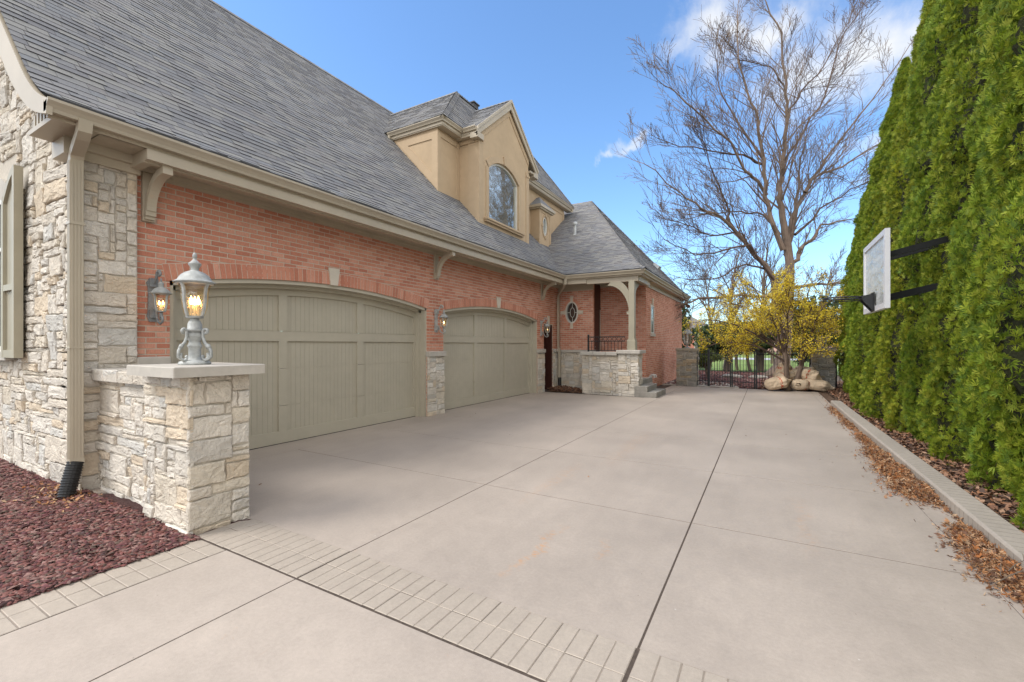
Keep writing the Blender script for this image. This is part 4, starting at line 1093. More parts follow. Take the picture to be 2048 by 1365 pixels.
# bay walls with window opening: front sheet by columns
BF=-7.56; b0,b1=11.18,14.40; bc=(b0+b1)/2; wy0,wy1=11.72,13.66; wc=(wy0+wy1)/2; whw=(wy1-wy0)/2
def wtop(y): return arcz(y,wc,whw,7.20,.38)
def gz(y): return 9.66-.85*abs(y-12.97)   # underside of gable
ys=[b0,wy0]+[wy0+(wy1-wy0)*k/16 for k in range(1,16)]+[wy1,12.97,b1]; ys=sorted(ys)
for a,b in zip(ys[:-1],ys[1:]):
    inside=wy0-.001<=a and b<=wy1+.001
    if inside:
        dm.poly([(BF,a,wtop(a)),(BF,b,wtop(b)),(BF,b,gz(b)),(BF,a,gz(a))]); dm.poly([(BF,a,4.9),(BF,b,4.9),(BF,b,5.6),(BF,a,5.6)])
        dm.poly([(BF,a,wtop(a)),(BF,b,wtop(b)),(BF-.14,b,wtop(b)),(BF-.14,a,wtop(a))])
    else: dm.poly([(BF,a,4.9),(BF,b,4.9),(BF,b,gz(b)),(BF,a,gz(a))])
for y in(wy0,wy1): dm.poly([(BF,y,5.6),(BF,y,7.2),(BF-.14,y,7.2),(BF-.14,y,5.6)])
for y in(b0,b1): dm.poly([(BF,y,4.9),(BF,y,gz(y)),(-9.2,y,gz(y)),(-9.2,y,4.9)])
dormer=dm.build('dormer',M_stucco,house)
tr=MB()
# raised stucco bands
e=.022
def zroof(X): return mainz(X)+.02
# side face panel border (facing -Y at SY): parallelogram band
def bandY(Y,pts,w):
    # closed polygon border in XZ, inset by w
    n=len(pts); cx_=sum(p[0] for p in pts)/n; cz_=sum(p[1] for p in pts)/n
    inn=[]
    for i in range(n):
        p=Vector(pts[i]).to_2d() if False else Vector((pts[i][0],pts[i][1])); a=Vector(pts[i-1]); b=Vector(pts[(i+1)%n]); d1=(p-a).normalized(); d2=(b-p).normalized()
        n1=Vector((-d1.y,d1.x)); n2=Vector((-d2.y,d2.x)); m=(n1+n2).normalized(); k=w/max(.2,m.dot(n1)); c=Vector((cx_,cz_))
        if (c-p).dot(m)<0: k=-k
        inn.append(p+m*k)
    o=[(p[0],Y-e,p[1]) for p in pts]; i_=[(p.x,Y-e,p.y) for p in inn]; o2=[(p[0],Y,p[1]) for p in pts]; i2=[(p.x,Y,p.y) for p in inn]
    tr.add(o+i_+o2+i2,[f for k in range(n) for f in ((k,(k+1)%n,n+(k+1)%n,n+k),(n+k,n+(k+1)%n,3*n+(k+1)%n,3*n+k),(k,2*n+k,2*n+(k+1)%n,(k+1)%n))])
def xof(z): # X on main roof at height z
    lo,hi=-13,-6.2
    for _ in range(40):
        m=(lo+hi)/2
        if mainz(m)>z: lo=m
        else: hi=m
    return lo
zt=7.86
bandY(SY,[(BX,mainz(BX)+.02),(BX,zt),(xof(zt)+.06,zt)],.20)
# front face of block left part (faces +X)
def bandX(X,y0,y1,z0,z1,w):
    tr.box(X,X+e,y0,y0+w,z0,z1); tr.box(X,X+e,y1-w,y1,z0,z1); tr.box(X,X+e,y0+w,y1-w,z1-w,z1); tr.box(X,X+e,y0+w,y1-w,z0,z0+w)
bandX(BX,SY-e,b0,mainz(BX)-.05,zt,.14)
bandX(BX,17.2,BYE,mainz(BX)-.05,zt,.14)
tr.build('stucco_trim',M_stuctrim,dormer); tr=MB()
tr.box(BF,BF+e,b0-e,b0+.20,4.9,8.0); tr.box(BF,BF+e,b1-.20,b1+e,4.9,7.9); tr.box(-7.95,BF,b0-e,b0,5.0,8.02)
tr.box(BF,BF+.045,b0-.045,b0+.21,7.86,7.95); tr.box(BF,BF+.045,b1-.21,b1+.04,7.72,7.8); tr.box(-8.29,BF,b0-.045,b0-e,7.80,7.92)
for s in(-1,1):
    yc=12.97; yo=b0 if s<0 else b1
    tr.prism([(BF,yc,gz(yc)-.30),(BF,yc,gz(yc)-.08),(BF,yo,gz(yo)-.06),(BF,yo,gz(yo)-.28)],(e,0,0))
tr.build('stucco_trim',M_stuctrim,dormer); tr=MB()
n=16; ys=[wy0-.16+(wy1-wy0+.32)*k/n for k in range(n+1)]
o=[(y,arcz(y,wc,whw+.16,7.20,.42)+.17) for y in ys]; i_=[(wy0+(wy1-wy0)*k/n,wtop(wy0+(wy1-wy0)*k/n)+.01) for k in range(n+1)]
m=n+1; vs=[(BF+e,y,z) for y,z in o]+[(BF+e,y,z) for y,z in i_]+[(BF,y,z) for y,z in o]+[(BF,y,z) for y,z in i_]
tr.add(vs,[f for k in range(n) for f in((k,k+1,m+k+1,m+k),(k,2*m+k,2*m+k+1,k+1))])
tr.box(BF,BF+e,wy0-.16,wy0-.003,5.6,7.21); tr.box(BF,BF+e,wy1+.003,wy1+.16,5.6,7.21)
tr.prism([(BF,wc-.06,7.58),(BF,wc+.06,7.58),(BF,wc+.09,7.85),(BF,wc-.09,7.85)],(.05,0,0))
tr.build('window_surround',M_stuctrim,dormer)
sl=MB(); sl.box(BF,BF+.09,wy0-.24,wy1+.24,5.46,5.52); sl.box(BF,BF+.13,wy0-.27,wy1+.27,5.52,5.58); sl.build('window_sill',M_stuctrim,dormer)
wf=MB()
def archframe(mb,hw,z0,zs,rise,w,x0,x1,c):
    n=18; o=[(c+hw,z0)]+[(c+hw-2*hw*k/n,arcz(max(c-hw,min(c+hw,c+hw-2*hw*k/n)),c,hw,zs,rise)) for k in range(n+1)]+[(c-hw,z0)]
    h2=hw-w; i=[(c+h2,z0+w)]+[(c+h2-2*h2*k/n,arcz(max(c-h2,min(c+h2,c+h2-2*h2*k/n)),c,h2,zs,rise-w*.6)-w*.3) for k in range(n+1)]+[(c-h2,z0+w)]
    m=len(o); vs=[(x1,y,z) for y,z in o]+[(x1,y,z) for y,z in i]+[(x0,y,z) for y,z in o]+[(x0,y,z) for y,z in i]
    mb.add(vs,[f for k in range(m) for f in((k,(k+1)%m,m+(k+1)%m,m+k),(m+k,m+(k+1)%m,3*m+(k+1)%m,3*m+k))]); return i
i_=archframe(wf,whw-.003,5.6,7.2,.38,.06,BF-.14,BF-.05,wc)
wf.build('window_frame',M_white,dormer)
p=MB(); p.poly([(BF-.09,y,z) for y,z in i_]); p.build('window_pane',M_win,dormer)
# block roof: ridge and planes
ER=(-7.95,9.95,8.17); PKX,PKY,PKZ=-9.20,12.24,10.26; EY2=19.85; RY2=EY2-2.29
fb=lambda d:d*(2.09/1.25); fs_=lambda d:d*(2.09/2.29)
dr_=MB(); r3=random.Random(23)
def mk(fn,org,ud,ddv):
    org=Vector(org);ud=Vector(ud);ddv=Vector(ddv)
    def f(u,d,l):
        s=(fn(d+.01)-fn(d))/.01;k=math.sqrt(1+s*s); return org+ud*u+ddv*(d-l*s/k)+Vector((0,0,.012+fn(d)+l/k))
    return f
shingles(dr_,mk(fb,ER,(0,1,0),(-1,0,0)),[(0,0),(EY2-ER[1],0),(RY2-ER[1],1.25),(2.29,1.25)],0,10,0,1.25,fb,r3)
shingles(dr_,mk(fs_,ER,(-1,0,0),(0,1,0)),[(0,0),(1.25,2.29),(4.4,2.29),(2.35,0)],0,4.5,0,2.29,fs_,r3)
shingles(dr_,mk(fs_,(-7.95,EY2,8.17),(-1,0,0),(0,-1,0)),[(0,0),(1.25,2.29),(4.4,2.29),(2.6,0)],0,4.5,0,2.29,fs_,r3)
hipcaps(dr_,[ER,(PKX,PKY,PKZ+.03)],r3,dr=.8); hipcaps(dr_,[(-12.3,PKY,PKZ+.03),(PKX,PKY,PKZ+.03)],r3,dr=1.0); hipcaps(dr_,[(PKX,PKY,PKZ+.03),(PKX,RY2,PKZ+.03)],r3,dr=1.3); hipcaps(dr_,[(-7.95,EY2,8.17),(PKX,RY2,PKZ+.03)],r3,dr=1.1)
# bay gable roof
RZ=9.85; gy=12.97; fgb=lambda d:d*.85; hb=2.0
ez=RZ-.85*hb
for s in(-1,1):
    o=(-7.50,gy+s*hb,ez)
    shingles(dr_,mk(fgb,o,(-1,0,0),(0,-s,0)),[(0,0),(0,hb),(2.0,hb),(.75,0)],0,2.2,0,hb,fgb,r3)
hipcaps(dr_,[(-8.9,gy,RZ+.03),(-7.5,gy,RZ+.03)],r3,w=.10,dr=.9)
dr_.mi=1
dr_.poly([(ER[0],ER[1],ER[2]),(ER[0],EY2,ER[2]),(PKX,RY2,PKZ),(PKX,PKY,PKZ)]); dr_.poly([ER,(PKX,PKY,PKZ),(-12.4,PKY,PKZ),(-10.3,9.95,8.17)])
dr_.poly([(-7.95,EY2,8.17),(-10.5,EY2,8.17),(-12.4,RY2,PKZ),(PKX,RY2,PKZ)])
for s in(-1,1): dr_.poly([(-7.52,gy,RZ),(-7.52,gy+s*hb,ez),(-8.6,gy+s*hb,ez),(-9.4,gy,RZ)])
dr_.poly([(PKX,PKY,PKZ),(PKX,RY2,PKZ),(-12.4,RY2,PKZ),(-12.4,PKY,PKZ)])
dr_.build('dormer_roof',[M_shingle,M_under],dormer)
# rake boards of bay gable
rk=MB()
for s in(-1,1):
    t0=(gy,RZ+.02); t1=(gy+s*(hb+.02),ez+.0)
    rk.prism([(-7.50,t0[0],t0[1]),(-7.50,t1[0],t1[1]),(-7.50,t1[0],t1[1]-.26),(-7.50,t0[0],t0[1]-.30)],(.045,0,0))
    rk.prism([(-7.455,t0[0],t0[1]+.02),(-7.455,t1[0],t1[1]+.02),(-7.455,t1[0],t1[1]-.08),(-7.455,t0[0],t0[1]-.08)],(.03,0,0))
    rk.prism([(-7.56,t0[0],t0[1]-.16),(-7.56,t1[0],t1[1]-.16),(-7.56,t1[0],t1[1]-.19),(-7.56,t0[0],t0[1]-.19)],(.06,0,0))
    y0,y1=sorted((gy+s*(hb-.32),gy+s*(hb+.02))); rk.box(-7.72,-7.45,y0,y1,ez-.30,ez-.14)
for s in(-1,1): rk.poly([(-7.46,gy,RZ-.05),(-7.46,gy+s*(hb-.02),ez-.05),(-8.3,gy+s*(hb-.02),ez-.05),(-9.0,gy,RZ-.05)])
rk.build('rake_board',M_trim,dormer)
gt=MB()
gp=gutter_prof(.11,.11)
gt.sweep(gp,[(-10.15,10.06,8.17),(-8.06,10.06,8.17),(-8.06,10.86,8.17),(-7.62,10.88,8.17)]) if False else None
gt.sweep(gp,[(-10.15,10.06,8.17),(-8.06,10.06,8.17),(-8.06,11.0,8.17)])
gt.build('gutter',M_gut,dormer); gt=MB(); gt.sweep(gp,[(-7.96,10.98,8.17),(-7.50,10.98,8.17)]); gt.build('gutter',M_gut,dormer); gt=MB()
gt.sweep(gp,[(-8.06,14.6,8.17),(-8.06,19.86,8.17)]); gt.build('gutter',M_gut,dormer); gt=MB()
gt.tube([(-10.08,9.99,8.08),(-10.08,9.99,7.98),(-10.12,10.05,7.92)],.045,8)
gt.build('downspout_outlet',M_gut,dormer); gt=MB(); gt.tube([(-8.0,19.75,8.08),(-8.0,19.75,7.98),(-8.05,19.7,7.95)],.045,8)
gt.build('downspout_outlet',M_gut,dormer)
_q=MB(); _q.box(-10.4,BX+.0,10.06,SY,7.95,8.02); _q.build('soffit',M_trim,dormer)
_q=MB(); _q.box(BX,-8.06,10.06,b0,7.95,8.02); _q.build('soffit',M_trim,dormer)
_q=MB(); _q.box(BX,-8.06,b1,19.8,7.95,8.02); _q.build('soffit',M_trim,dormer)
_q=MB(); _q.box(-8.30,-7.5,10.98,b0,7.93,8.0); _q.build('soffit',M_trim,dormer)
_q=MB(); _q.box(-8.30,-7.47,b1,gy+hb,7.93,8.0); _q.build('soffit',M_trim,dormer)
_q=MB(); _q.box(-8.3,-7.5,gy+hb-.03,gy+hb,8.0,8.14); _q.build('soffit',M_trim,dormer)
_q=MB(); _q.box(-8.3,-7.5,10.97,11.0,8.0,8.14); _q.build('soffit',M_trim,dormer)
_q=MB(); _q.box(-10.3,-8.06,10.04,10.075,7.98,8.10); _q.build('fascia_board',M_trim,dormer)
_q=MB(); _q.box(-8.075,-8.045,10.05,11.0,7.98,8.10); _q.build('fascia_board',M_trim,dormer)
_q=MB(); _q.box(-8.075,-8.045,14.9,19.85,7.98,8.10); _q.build('fascia_board',M_trim,dormer)
# small roof box on the block ridge
q=MB(); q.box(-9.5,-9.15,13.2,13.5,10.05,10.38); q.box(-9.54,-9.11,13.16,13.54,10.38,10.42); q.build('ridge_vent_box',mat('dark vent box',(.07,.07,.075),.7),dormer)
# oriel with oval window
orl=MB(); OX=-7.90; oy0,oy1=16.0,17.06; oc=(16.53,6.50)
ovalsheet(orl,oy0,oy1,5.3,7.10,OX,oc,.20,.38,axis='y')
for y in(oy0,oy1): orl.poly([(OX,y,5.2),(OX,y,7.1),(-8.4,y,7.1),(-8.4,y,5.2)])
oriel=orl.build('oriel',M_stucco,house)
ot=MB(); 
for (a,b) in((oy0-.02,oy0+.10),(oy1-.10,oy1+.02)): ot.box(OX,OX+.02,a,b,5.3,7.1)
ot.box(OX+.0,OX+.02,oy0+.1,oy1-.1,7.0,7.1)
ovalring(ot,oc,.25,.43,.06,OX+.03,OX-.02,axis='y')
for a in(0,math.pi/2,math.pi,1.5*math.pi):
    y=oc[0]+.29*math.cos(a);z=oc[1]+.47*math.sin(a); ot.box(OX,OX+.045,y-.05,y+.05,z-.06,z+.06)
ot.box(OX-.4,OX,oy0-.02,oy0-.001,5.9,7.1)
ot.build('stucco_trim',M_stuctrim,oriel)
of=MB(); ovalring(of,oc,.15,.33,.05,OX-.01,OX-.08,axis='y'); of.build('window_frame',M_white,oriel)
p=MB(); p.poly([(OX-.05,oc[0]+.155*math.cos(2*math.pi*k/28),oc[1]+.335*math.sin(2*math.pi*k/28)) for k in range(28)]); p.build('window_pane',M_win,oriel)
cn=MB(); cn.box(-8.35,OX+.16,oy0-.16,oy1+.16,7.16,7.26); cn.box(-8.35,OX+.10,oy0-.10,oy1+.10,7.10,7.16); cn.build('cornice',M_trim,oriel)
ro=MB(); a=[(-8.35,oy0-.14,7.262),(OX+.14,oy0-.14,7.262),(OX+.14,oy1+.14,7.262),(-8.35,oy1+.14,7.262)]; rd=[(-8.35,16.53,7.75),(-8.15,16.53,7.75)]
ro.add(a+rd,[(0,1,5,4),(1,2,5),(2,3,4,5)]); ro.build('oriel_roof',M_shingle,oriel)

# ================================================================ PORCH STONE, STEPS
pws=thing('porch_wall','low pale limestone porch wall with stone coping under the wooden column','wall',(-4.4,14.1,0))
stonebox('stone_wall',-5.36,-4.12,14.16,14.45,-.02,1.30,'SW',51,pws,depth=(.01,.045))
stonebox('stone_pier',-4.13,-3.50,14.08,14.60,-.02,1.36,'SE',52,pws,depth=(.01,.04))
c=MB(); 
for (a,b) in((-5.42,-4.98),(-4.972,-4.55),(-4.542,-4.16)): c.bbox(a,b,14.04,14.47,1.302,1.41,.014)
c.bbox(-4.18,-3.42,13.98,14.80,1.362,1.47,.014); c.build('coping',M_cap,pws)
c=MB(); c.box(-5.38,-3.6,14.45,16.1,-.02,.48); c.build('porch_floor',M_step,pws)
st=thing('porch_steps','three grey concrete steps leading up beside the stone porch pier','steps',(-3.2,14.8,0))
c=MB(); c.bbox(-3.6,-2.92,14.02,15.45,-.02,.17,.008); c.bbox(-3.6,-3.20,14.025,15.44,.17,.34,.008); c.bbox(-3.62,-3.48,14.61,16.05,.34,.50,.008); c.build('steps',M_step,st)
rl=thing('porch_railing','short black iron railing with ring scrolls on top of the porch wall','railing',(-4.6,14.3,1.41))
q=MB(); q.box(-5.22,-5.17,14.22,14.27,1.41,1.98); q.tube([(-5.2,14.245,1.90),(-3.95,14.245,1.90)],.014,6); q.tube([(-5.2,14.245,1.755),(-3.95,14.245,1.755)],.011,6); q.tube([(-5.2,14.245,1.45),(-3.95,14.245,1.45)],.011,6)
for k in range(1,11):
    x=-5.2+.113*k; q.box(x-.007,x+.007,14.238,14.252,1.45,1.755 if k%1==0 else 1.9)
q.build('rails',M_iron,rl)
for k in range(8):
    t=MB(); x=-5.06+.15*k; t.tube([(x+.062*math.cos(a*math.pi/8),14.245,1.828+.062*math.sin(a*math.pi/8)) for a in range(16)],.008,5,closed=True); t.build('ring',M_iron,rl)

# ================================================================ FREESTANDING PIER + LOW WALL
pier=thing('stone_pier','square limestone pier with flat cut cap at the corner of the driveway','pier',(-4.7,2.18,0))
stonebox('stone_shaft',-5.14,-4.30,1.94,2.44,-.06,1.365,'SE',61,pier,depth=(.014,.04),ch=.05,sw=1.45,maxh=.30,maxw=.40)
c=MB(); c.bbox(-5.05,-4.17,1.76,2.52,1.367,1.455,.006); c.build('cap',M_cap,pier)
lw=thing('low_stone_wall','low limestone wall joining the house corner to the driveway pier','wall',(-5.9,2.2,0))
stonebox('stone_wall',-6.66,-5.14,2.08,2.34,-.06,1.24,'S',62,lw,depth=(.012,.035),sw=1.7,ch=.05,maxh=.28)
c=MB(); r_=random.Random(3); x=-6.64
while x<-5.14:
    w=r_.uniform(.28,.42); x1=min(x+w,-5.10); 
    one_stone(c,Vector((0,2.03,1.24)),Vector((1,0,0)),Vector((0,-1,0)),Vector((0,0,1)),x,x1,0.0,.13,r_,(.02,.045))
    c.bbox(x+.004,x1-.004,2.0,2.38,1.24,1.365+r_.uniform(-.008,.008),.012); x=x1
c.build('coping_stones',M_stone,lw)

# ================================================================ LANTERNS
def scroll(c,plane,r0,turns,start,sgn,end_r=.012,n=26):
    pts=[]
    for k in range(n+1):
        t=k/n; a=start+sgn*turns*2*math.pi*t; r=r0*(1-t)+end_r*t
        pts.append((c[0]+plane[0]*r*math.cos(a),c[1]+plane[1]*r*math.cos(a),c[2]+r*math.sin(a)))
    return pts
def lantern_head(root,o,s,bulbs,glass=M_lampglass,metal=M_lamp,finial=True,amber=False):
    """o = bottom centre of cage, s = cage height"""
    o=Vector(o)
    b=MB(); b.lathe([(0,-.02*s),(.20*s,-.02*s),(.22*s,.02*s),(.21*s,.05*s),(.16*s,.06*s),(0,.06*s)],o,20)
    b.build('cage_base',metal,root,smooth=False)
    rb=MB(); prof=[(.235,.04),(.27,.12),(.31,.28),(.335,.48),(.345,.68),(.37,.84),(.43,.97)]
    for k in range(4):
        a=math.pi/2*k+.354; rb.tube([o+Vector((r*s*math.cos(a),r*s*math.sin(a),z*s)) for r,z in prof],[.022*s+.008]*len(prof),5)
    rb.lathe([(.40*s,.93*s),(.46*s,.96*s),(.47*s,1.0*s),(.40*s,1.0*s)],o,24)
    rb.build('cage_rib',metal,root)
    g=MB(); g.lathe([((r-.012)*s,z*s) for r,z in prof],o,24); g.build('glass_shade',glass,root,smooth=True)
    rf_=MB(); rf_.lathe([(.50*s,.985*s),(.52*s,1.01*s),(.49*s,1.03*s),(.42*s,1.07*s),(.385*s,1.14*s),(.33*s,1.22*s),(.24*s,1.29*s),(.13*s,1.335*s),(.10*s,1.35*s)],o,26)
    rf_.build('lantern_roof',metal,root,smooth=True)
    if finial:
        f=MB(); f.lathe([(.10*s,1.34*s),(.10*s,1.42*s),(.13*s,1.47*s),(.165*s,1.53*s),(.155*s,1.56*s),(.10*s,1.60*s),(.06*s,1.65*s),(.035*s,1.69*s),(.055*s,1.72*s),(.06*s,1.77*s),(.05*s,1.82*s),(.02*s,1.865*s),(0,1.87*s)],o,16); f.build('finial',metal,root,smooth=True)
    for k in range(bulbs):
        a=2*math.pi*k/bulbs+.6; q=.10*s if bulbs>1 else 0; c=o+Vector((q*math.cos(a),q*math.sin(a),0))
        t=MB(); t.tube([c+Vector((0,0,.05*s)),c+Vector((0,0,.36*s))],.035*s,8); cs=t.build('candle_sleeve',M_candle,root)
        u=MB(); u.lathe([(0,.36*s),(.035*s,.38*s),(.05*s,.44*s),(.04*s,.50*s),(.018*s,.57*s),(0,.63*s)],c,10); u.build('flame_bulb',M_bulb,root,smooth=True)
pl=thing('pillar_lantern','large lit verdigris lantern with scroll feet standing on the pier cap','lantern',(-4.64,2.13,1.455))
o=Vector((-4.64,2.13,1.455))
b=MB(); b.lathe([(0,0),(.125,0),(.13,.012),(.12,.03),(.085,.04),(.06,.05),(.05,.07),(.048,.15),(.055,.165),(.06,.175),(.05,.19),(.045,.22),(.07,.255),(.075,.27),(.06,.30),(.055,.305),(.075,.31),(.078,.325),(.058,.335),(.056,.38),(.045,.405),(.035,.415),(.035,.43)],o,22); b.build('pedestal',M_lamp,pl,smooth=True)
for k in range(4):
    a=math.pi/2*k+TH-.15; dx,dy=math.cos(a),math.sin(a); P=lambda r,z:o+Vector((dx*r,dy*r,z))
    t=MB(); pts=[]
    for j in range(14):  # lower curl
        q=j/13; an=-2.2-(1-q)*4.2+ -0; rr=.012+.042*q; pts.append(P(.105+rr*math.cos(an+math.pi*.9),.075+rr*math.sin(an+math.pi*.9)))
    pts+= [P(.15,.045),P(.175,.075),P(.172,.13),P(.145,.17),P(.105,.21),P(.085,.26),P(.085,.30)]
    for j in range(12):
        q=j/11; an=math.pi+(-q)*4.6; rr=.034*(1-q)+.01*q; pts.append(P(.118+rr*math.cos(an),.305+rr*math.sin(an)))
    t.tube(pts,.0125,7); t.tube([P(.155,.155),P(.135,.182)],.019,8); t.build('scroll_leg',M_lamp,pl,smooth=True)
lantern_head(pl,o+Vector((0,0,.44)),.325,3)
def wall_lantern(name,label,Y,metal,nb,detail):
    L=thing(name,label,'lantern',(XW,Y,1.95),group='lanterns on the garage wall')
    x0=XW+.012
    p=MB(); 
    pts=[(x0,Y+a,1.95+b) for a,b in((-.035,-.02),(.035,-.02),(.06,.05),(.05,.10),(.045,.30),(.05,.42),(.065,.47),(.03,.53),(-.03,.53),(-.065,.47),(-.05,.42),(-.045,.30),(-.05,.10),(-.06,.05))]
    p.prism(pts,(.022,0,0)); p.lathe([(0,0),(.055,0),(.05,.03),(0,.04)],(0,0,0),12) if False else None
    for z in(2.42,2.03): p.obox((x0+.035,Y,z),(.025,0,0),(0,.045,0),(0,0,.05))
    p.build('backplate',metal,L)
    a=MB(); zt=2.44
    pts=[(x0+.02,Y,zt-.05),(x0+.07,Y,zt-.02),(x0+.11,Y,zt+.03)]
    for k in range(16):
        q=k/15; an=math.pi*1.05-q*4.9; rr=.06*(1-q)+.012*q; pts.append((x0+.185+rr*math.cos(an)*1.0,Y,zt+.075+rr*math.sin(an)))
    a.tube(pts,.016,7); a.tube([(x0+.24,Y,zt+.02),(x0+.24,Y,zt-.05)],.010,6); a.build('scroll_arm',metal,L,smooth=True); a=MB()
    # lower arm
    pts=[(x0+.02,Y,2.05)]
    for k in range(14):
        q=k/13; an=math.pi*.9+q*3.4; rr=.05; pts.append((x0+.09+rr*math.cos(an),Y,2.0+.06+rr*math.sin(an)*.8-.02))
    pts=[(x0+.02,Y,2.06),(x0+.06,Y,2.09),(x0+.10,Y,2.06),(x0+.12,Y,2.0),(x0+.16,Y,1.93),(x0+.22,Y,1.90),(x0+.275,Y,1.93),(x0+.28,Y,1.975),(x0+.245,Y,2.0),(x0+.225,Y,1.975),(x0+.24,Y,1.955)]
    a.tube(pts,.014,7); a.tube([(x0+.24,Y,1.97),(x0+.24,Y,2.05)],.02,8)
    a.build('scroll_arm',metal,L,smooth=True)
    lantern_head(L,(x0+.24,Y,2.05),.225,nb,metal=M_lamp,finial=False)
    f=MB(); f.lathe([(.03,0),(.028,.04),(.035,.05),(.018,.07),(0,.075)],(x0+.24,Y,2.345),12); f.build('finial',M_lamp,L,smooth=True)
    return L
wall_lantern('wall_lantern','lit scroll lantern on the narrow brick strip beside the stone corner pier',2.61,M_lampdk,2,1)
wall_lantern('wall_lantern','lit scroll lantern on the brick pillar between the two garage doors',8.16,M_lamp,1,1)
wall_lantern('wall_lantern','lit scroll lantern between the second garage door and the dark side door',13.77,M_lamp,1,1)

# ================================================================ BASKETBALL HOOP
hp=thing('basketball_hoop','clear basketball backboard with white frame and black arms reaching out of the hedge','hoop',(2.6,8.34,0))
BXx=1.38; y0,y1,z0,z1=7.59,9.09,2.13,3.19
f=MB(); w=.075
for (a,b,c_,d_) in((y0,y0+w,z0,z1),(y1-w,y1,z0,z1),(y0+w,y1-w,z0,z0+w),(y0+w,y1-w,z1-w,z1)): f.box(BXx-.012,BXx+.045,a,b,c_,d_)
f.build('backboard_frame',M_board,hp)
m,nt,bs,out=newmat('wavy clear acrylic'); nt.nodes.remove(bs)
t=N(nt,'ShaderNodeBsdfTransparent'); t.inputs[0].default_value=(.8,.84,.84,1); g_=N(nt,'ShaderNodeBsdfGlossy'); g_.inputs['Roughness'].default_value=.04; g_.inputs[0].default_value=(.92,.93,.93,1)
n1=noise(nt,3.2,4,.6,stretch=(1,1,2.6),dist=.8); bu=N(nt,'ShaderNodeBump'); bu.inputs['Strength'].default_value=.9; bu.inputs['Distance'].default_value=.03; nt.links.new(n1.outputs[0],bu.inputs['Height']); nt.links.new(bu.outputs[0],g_.inputs['Normal'])
df=N(nt,'ShaderNodeBsdfDiffuse'); df.inputs[0].default_value=(.66,.68,.67,1)
m1=N(nt,'ShaderNodeMixShader'); m1.inputs[0].default_value=.72; nt.links.new(t.outputs[0],m1.inputs[1]); nt.links.new(g_.outputs[0],m1.inputs[2])
n2=noise(nt,5,5,.7,stretch=(1,.6,2)); m2=N(nt,'ShaderNodeMixShader'); nt.links.new(ramp(nt,n2.outputs[0],[(.35,.30),(.7,.75)]),m2.inputs[0]); nt.links.new(m1.outputs[0],m2.inputs[1]); nt.links.new(df.outputs[0],m2.inputs[2]); nt.links.new(m2.outputs[0],out.inputs[0]); M_acr=m
p=MB(); p.box(BXx+.005,BXx+.018,y0+w,y1-w,z0+w,z1-w); p.build('acrylic_pane',M_acr,hp)
rm=MB(); rc_=(BXx-.38,8.34,2.345); rm.tube([(rc_[0]+.23*math.cos(a*math.pi/16),rc_[1]+.23*math.sin(a*math.pi/16),rc_[2]) for a in range(32)],.013,6,closed=True)
rm.tube([(rc_[0]+.245*math.cos(a*math.pi/16),rc_[1]+.245*math.sin(a*math.pi/16),rc_[2]-.028) for a in range(32)],.008,5,closed=True)
rm.box(BXx-.17,BXx-.012,8.25,8.43,2.32,2.36); rm.build('rim',M_iron,hp)
bk=MB()
for yy in(8.24,8.435): bk.prism([(BXx-.165,yy,2.36),(BXx-.012,yy,2.39),(BXx-.012,yy,2.14),(BXx-.03,yy,2.14),(BXx-.165,yy,2.31)],(0,.006,0))
bk.box(BXx-.022,BXx-.012,8.22,8.46,2.13,2.41); bk.build('rim_bracket',M_iron,hp)
bb=MB(); bb.box(BXx+.045,BXx+.075,8.0,8.68,2.25,2.33); bb.box(BXx+.045,BXx+.075,8.0,8.68,2.86,2.94); bb.box(BXx+.045,BXx+.07,8.28,8.4,2.2,3.0); bb.build('back_brace',M_iron,hp)
for (za,zb) in((2.30,2.56),(2.90,3.17)):
    for yy in(8.12,8.56):
        a=MB(); A=Vector((BXx+.06,yy,za)); B=Vector((3.0,8.34+(yy-8.34)*.6,zb+.12)); d=(B-A); dn=d.normalized(); up=Vector((-dn.z,0,dn.x)); a.obox((A+B)/2,d/2,(0,.022,0),up*.042); a.build('arm',M_iron,hp)
po=MB(); po.box(2.95,3.08,8.28,8.40,-.1,3.4); po.build('pole',M_iron,hp)
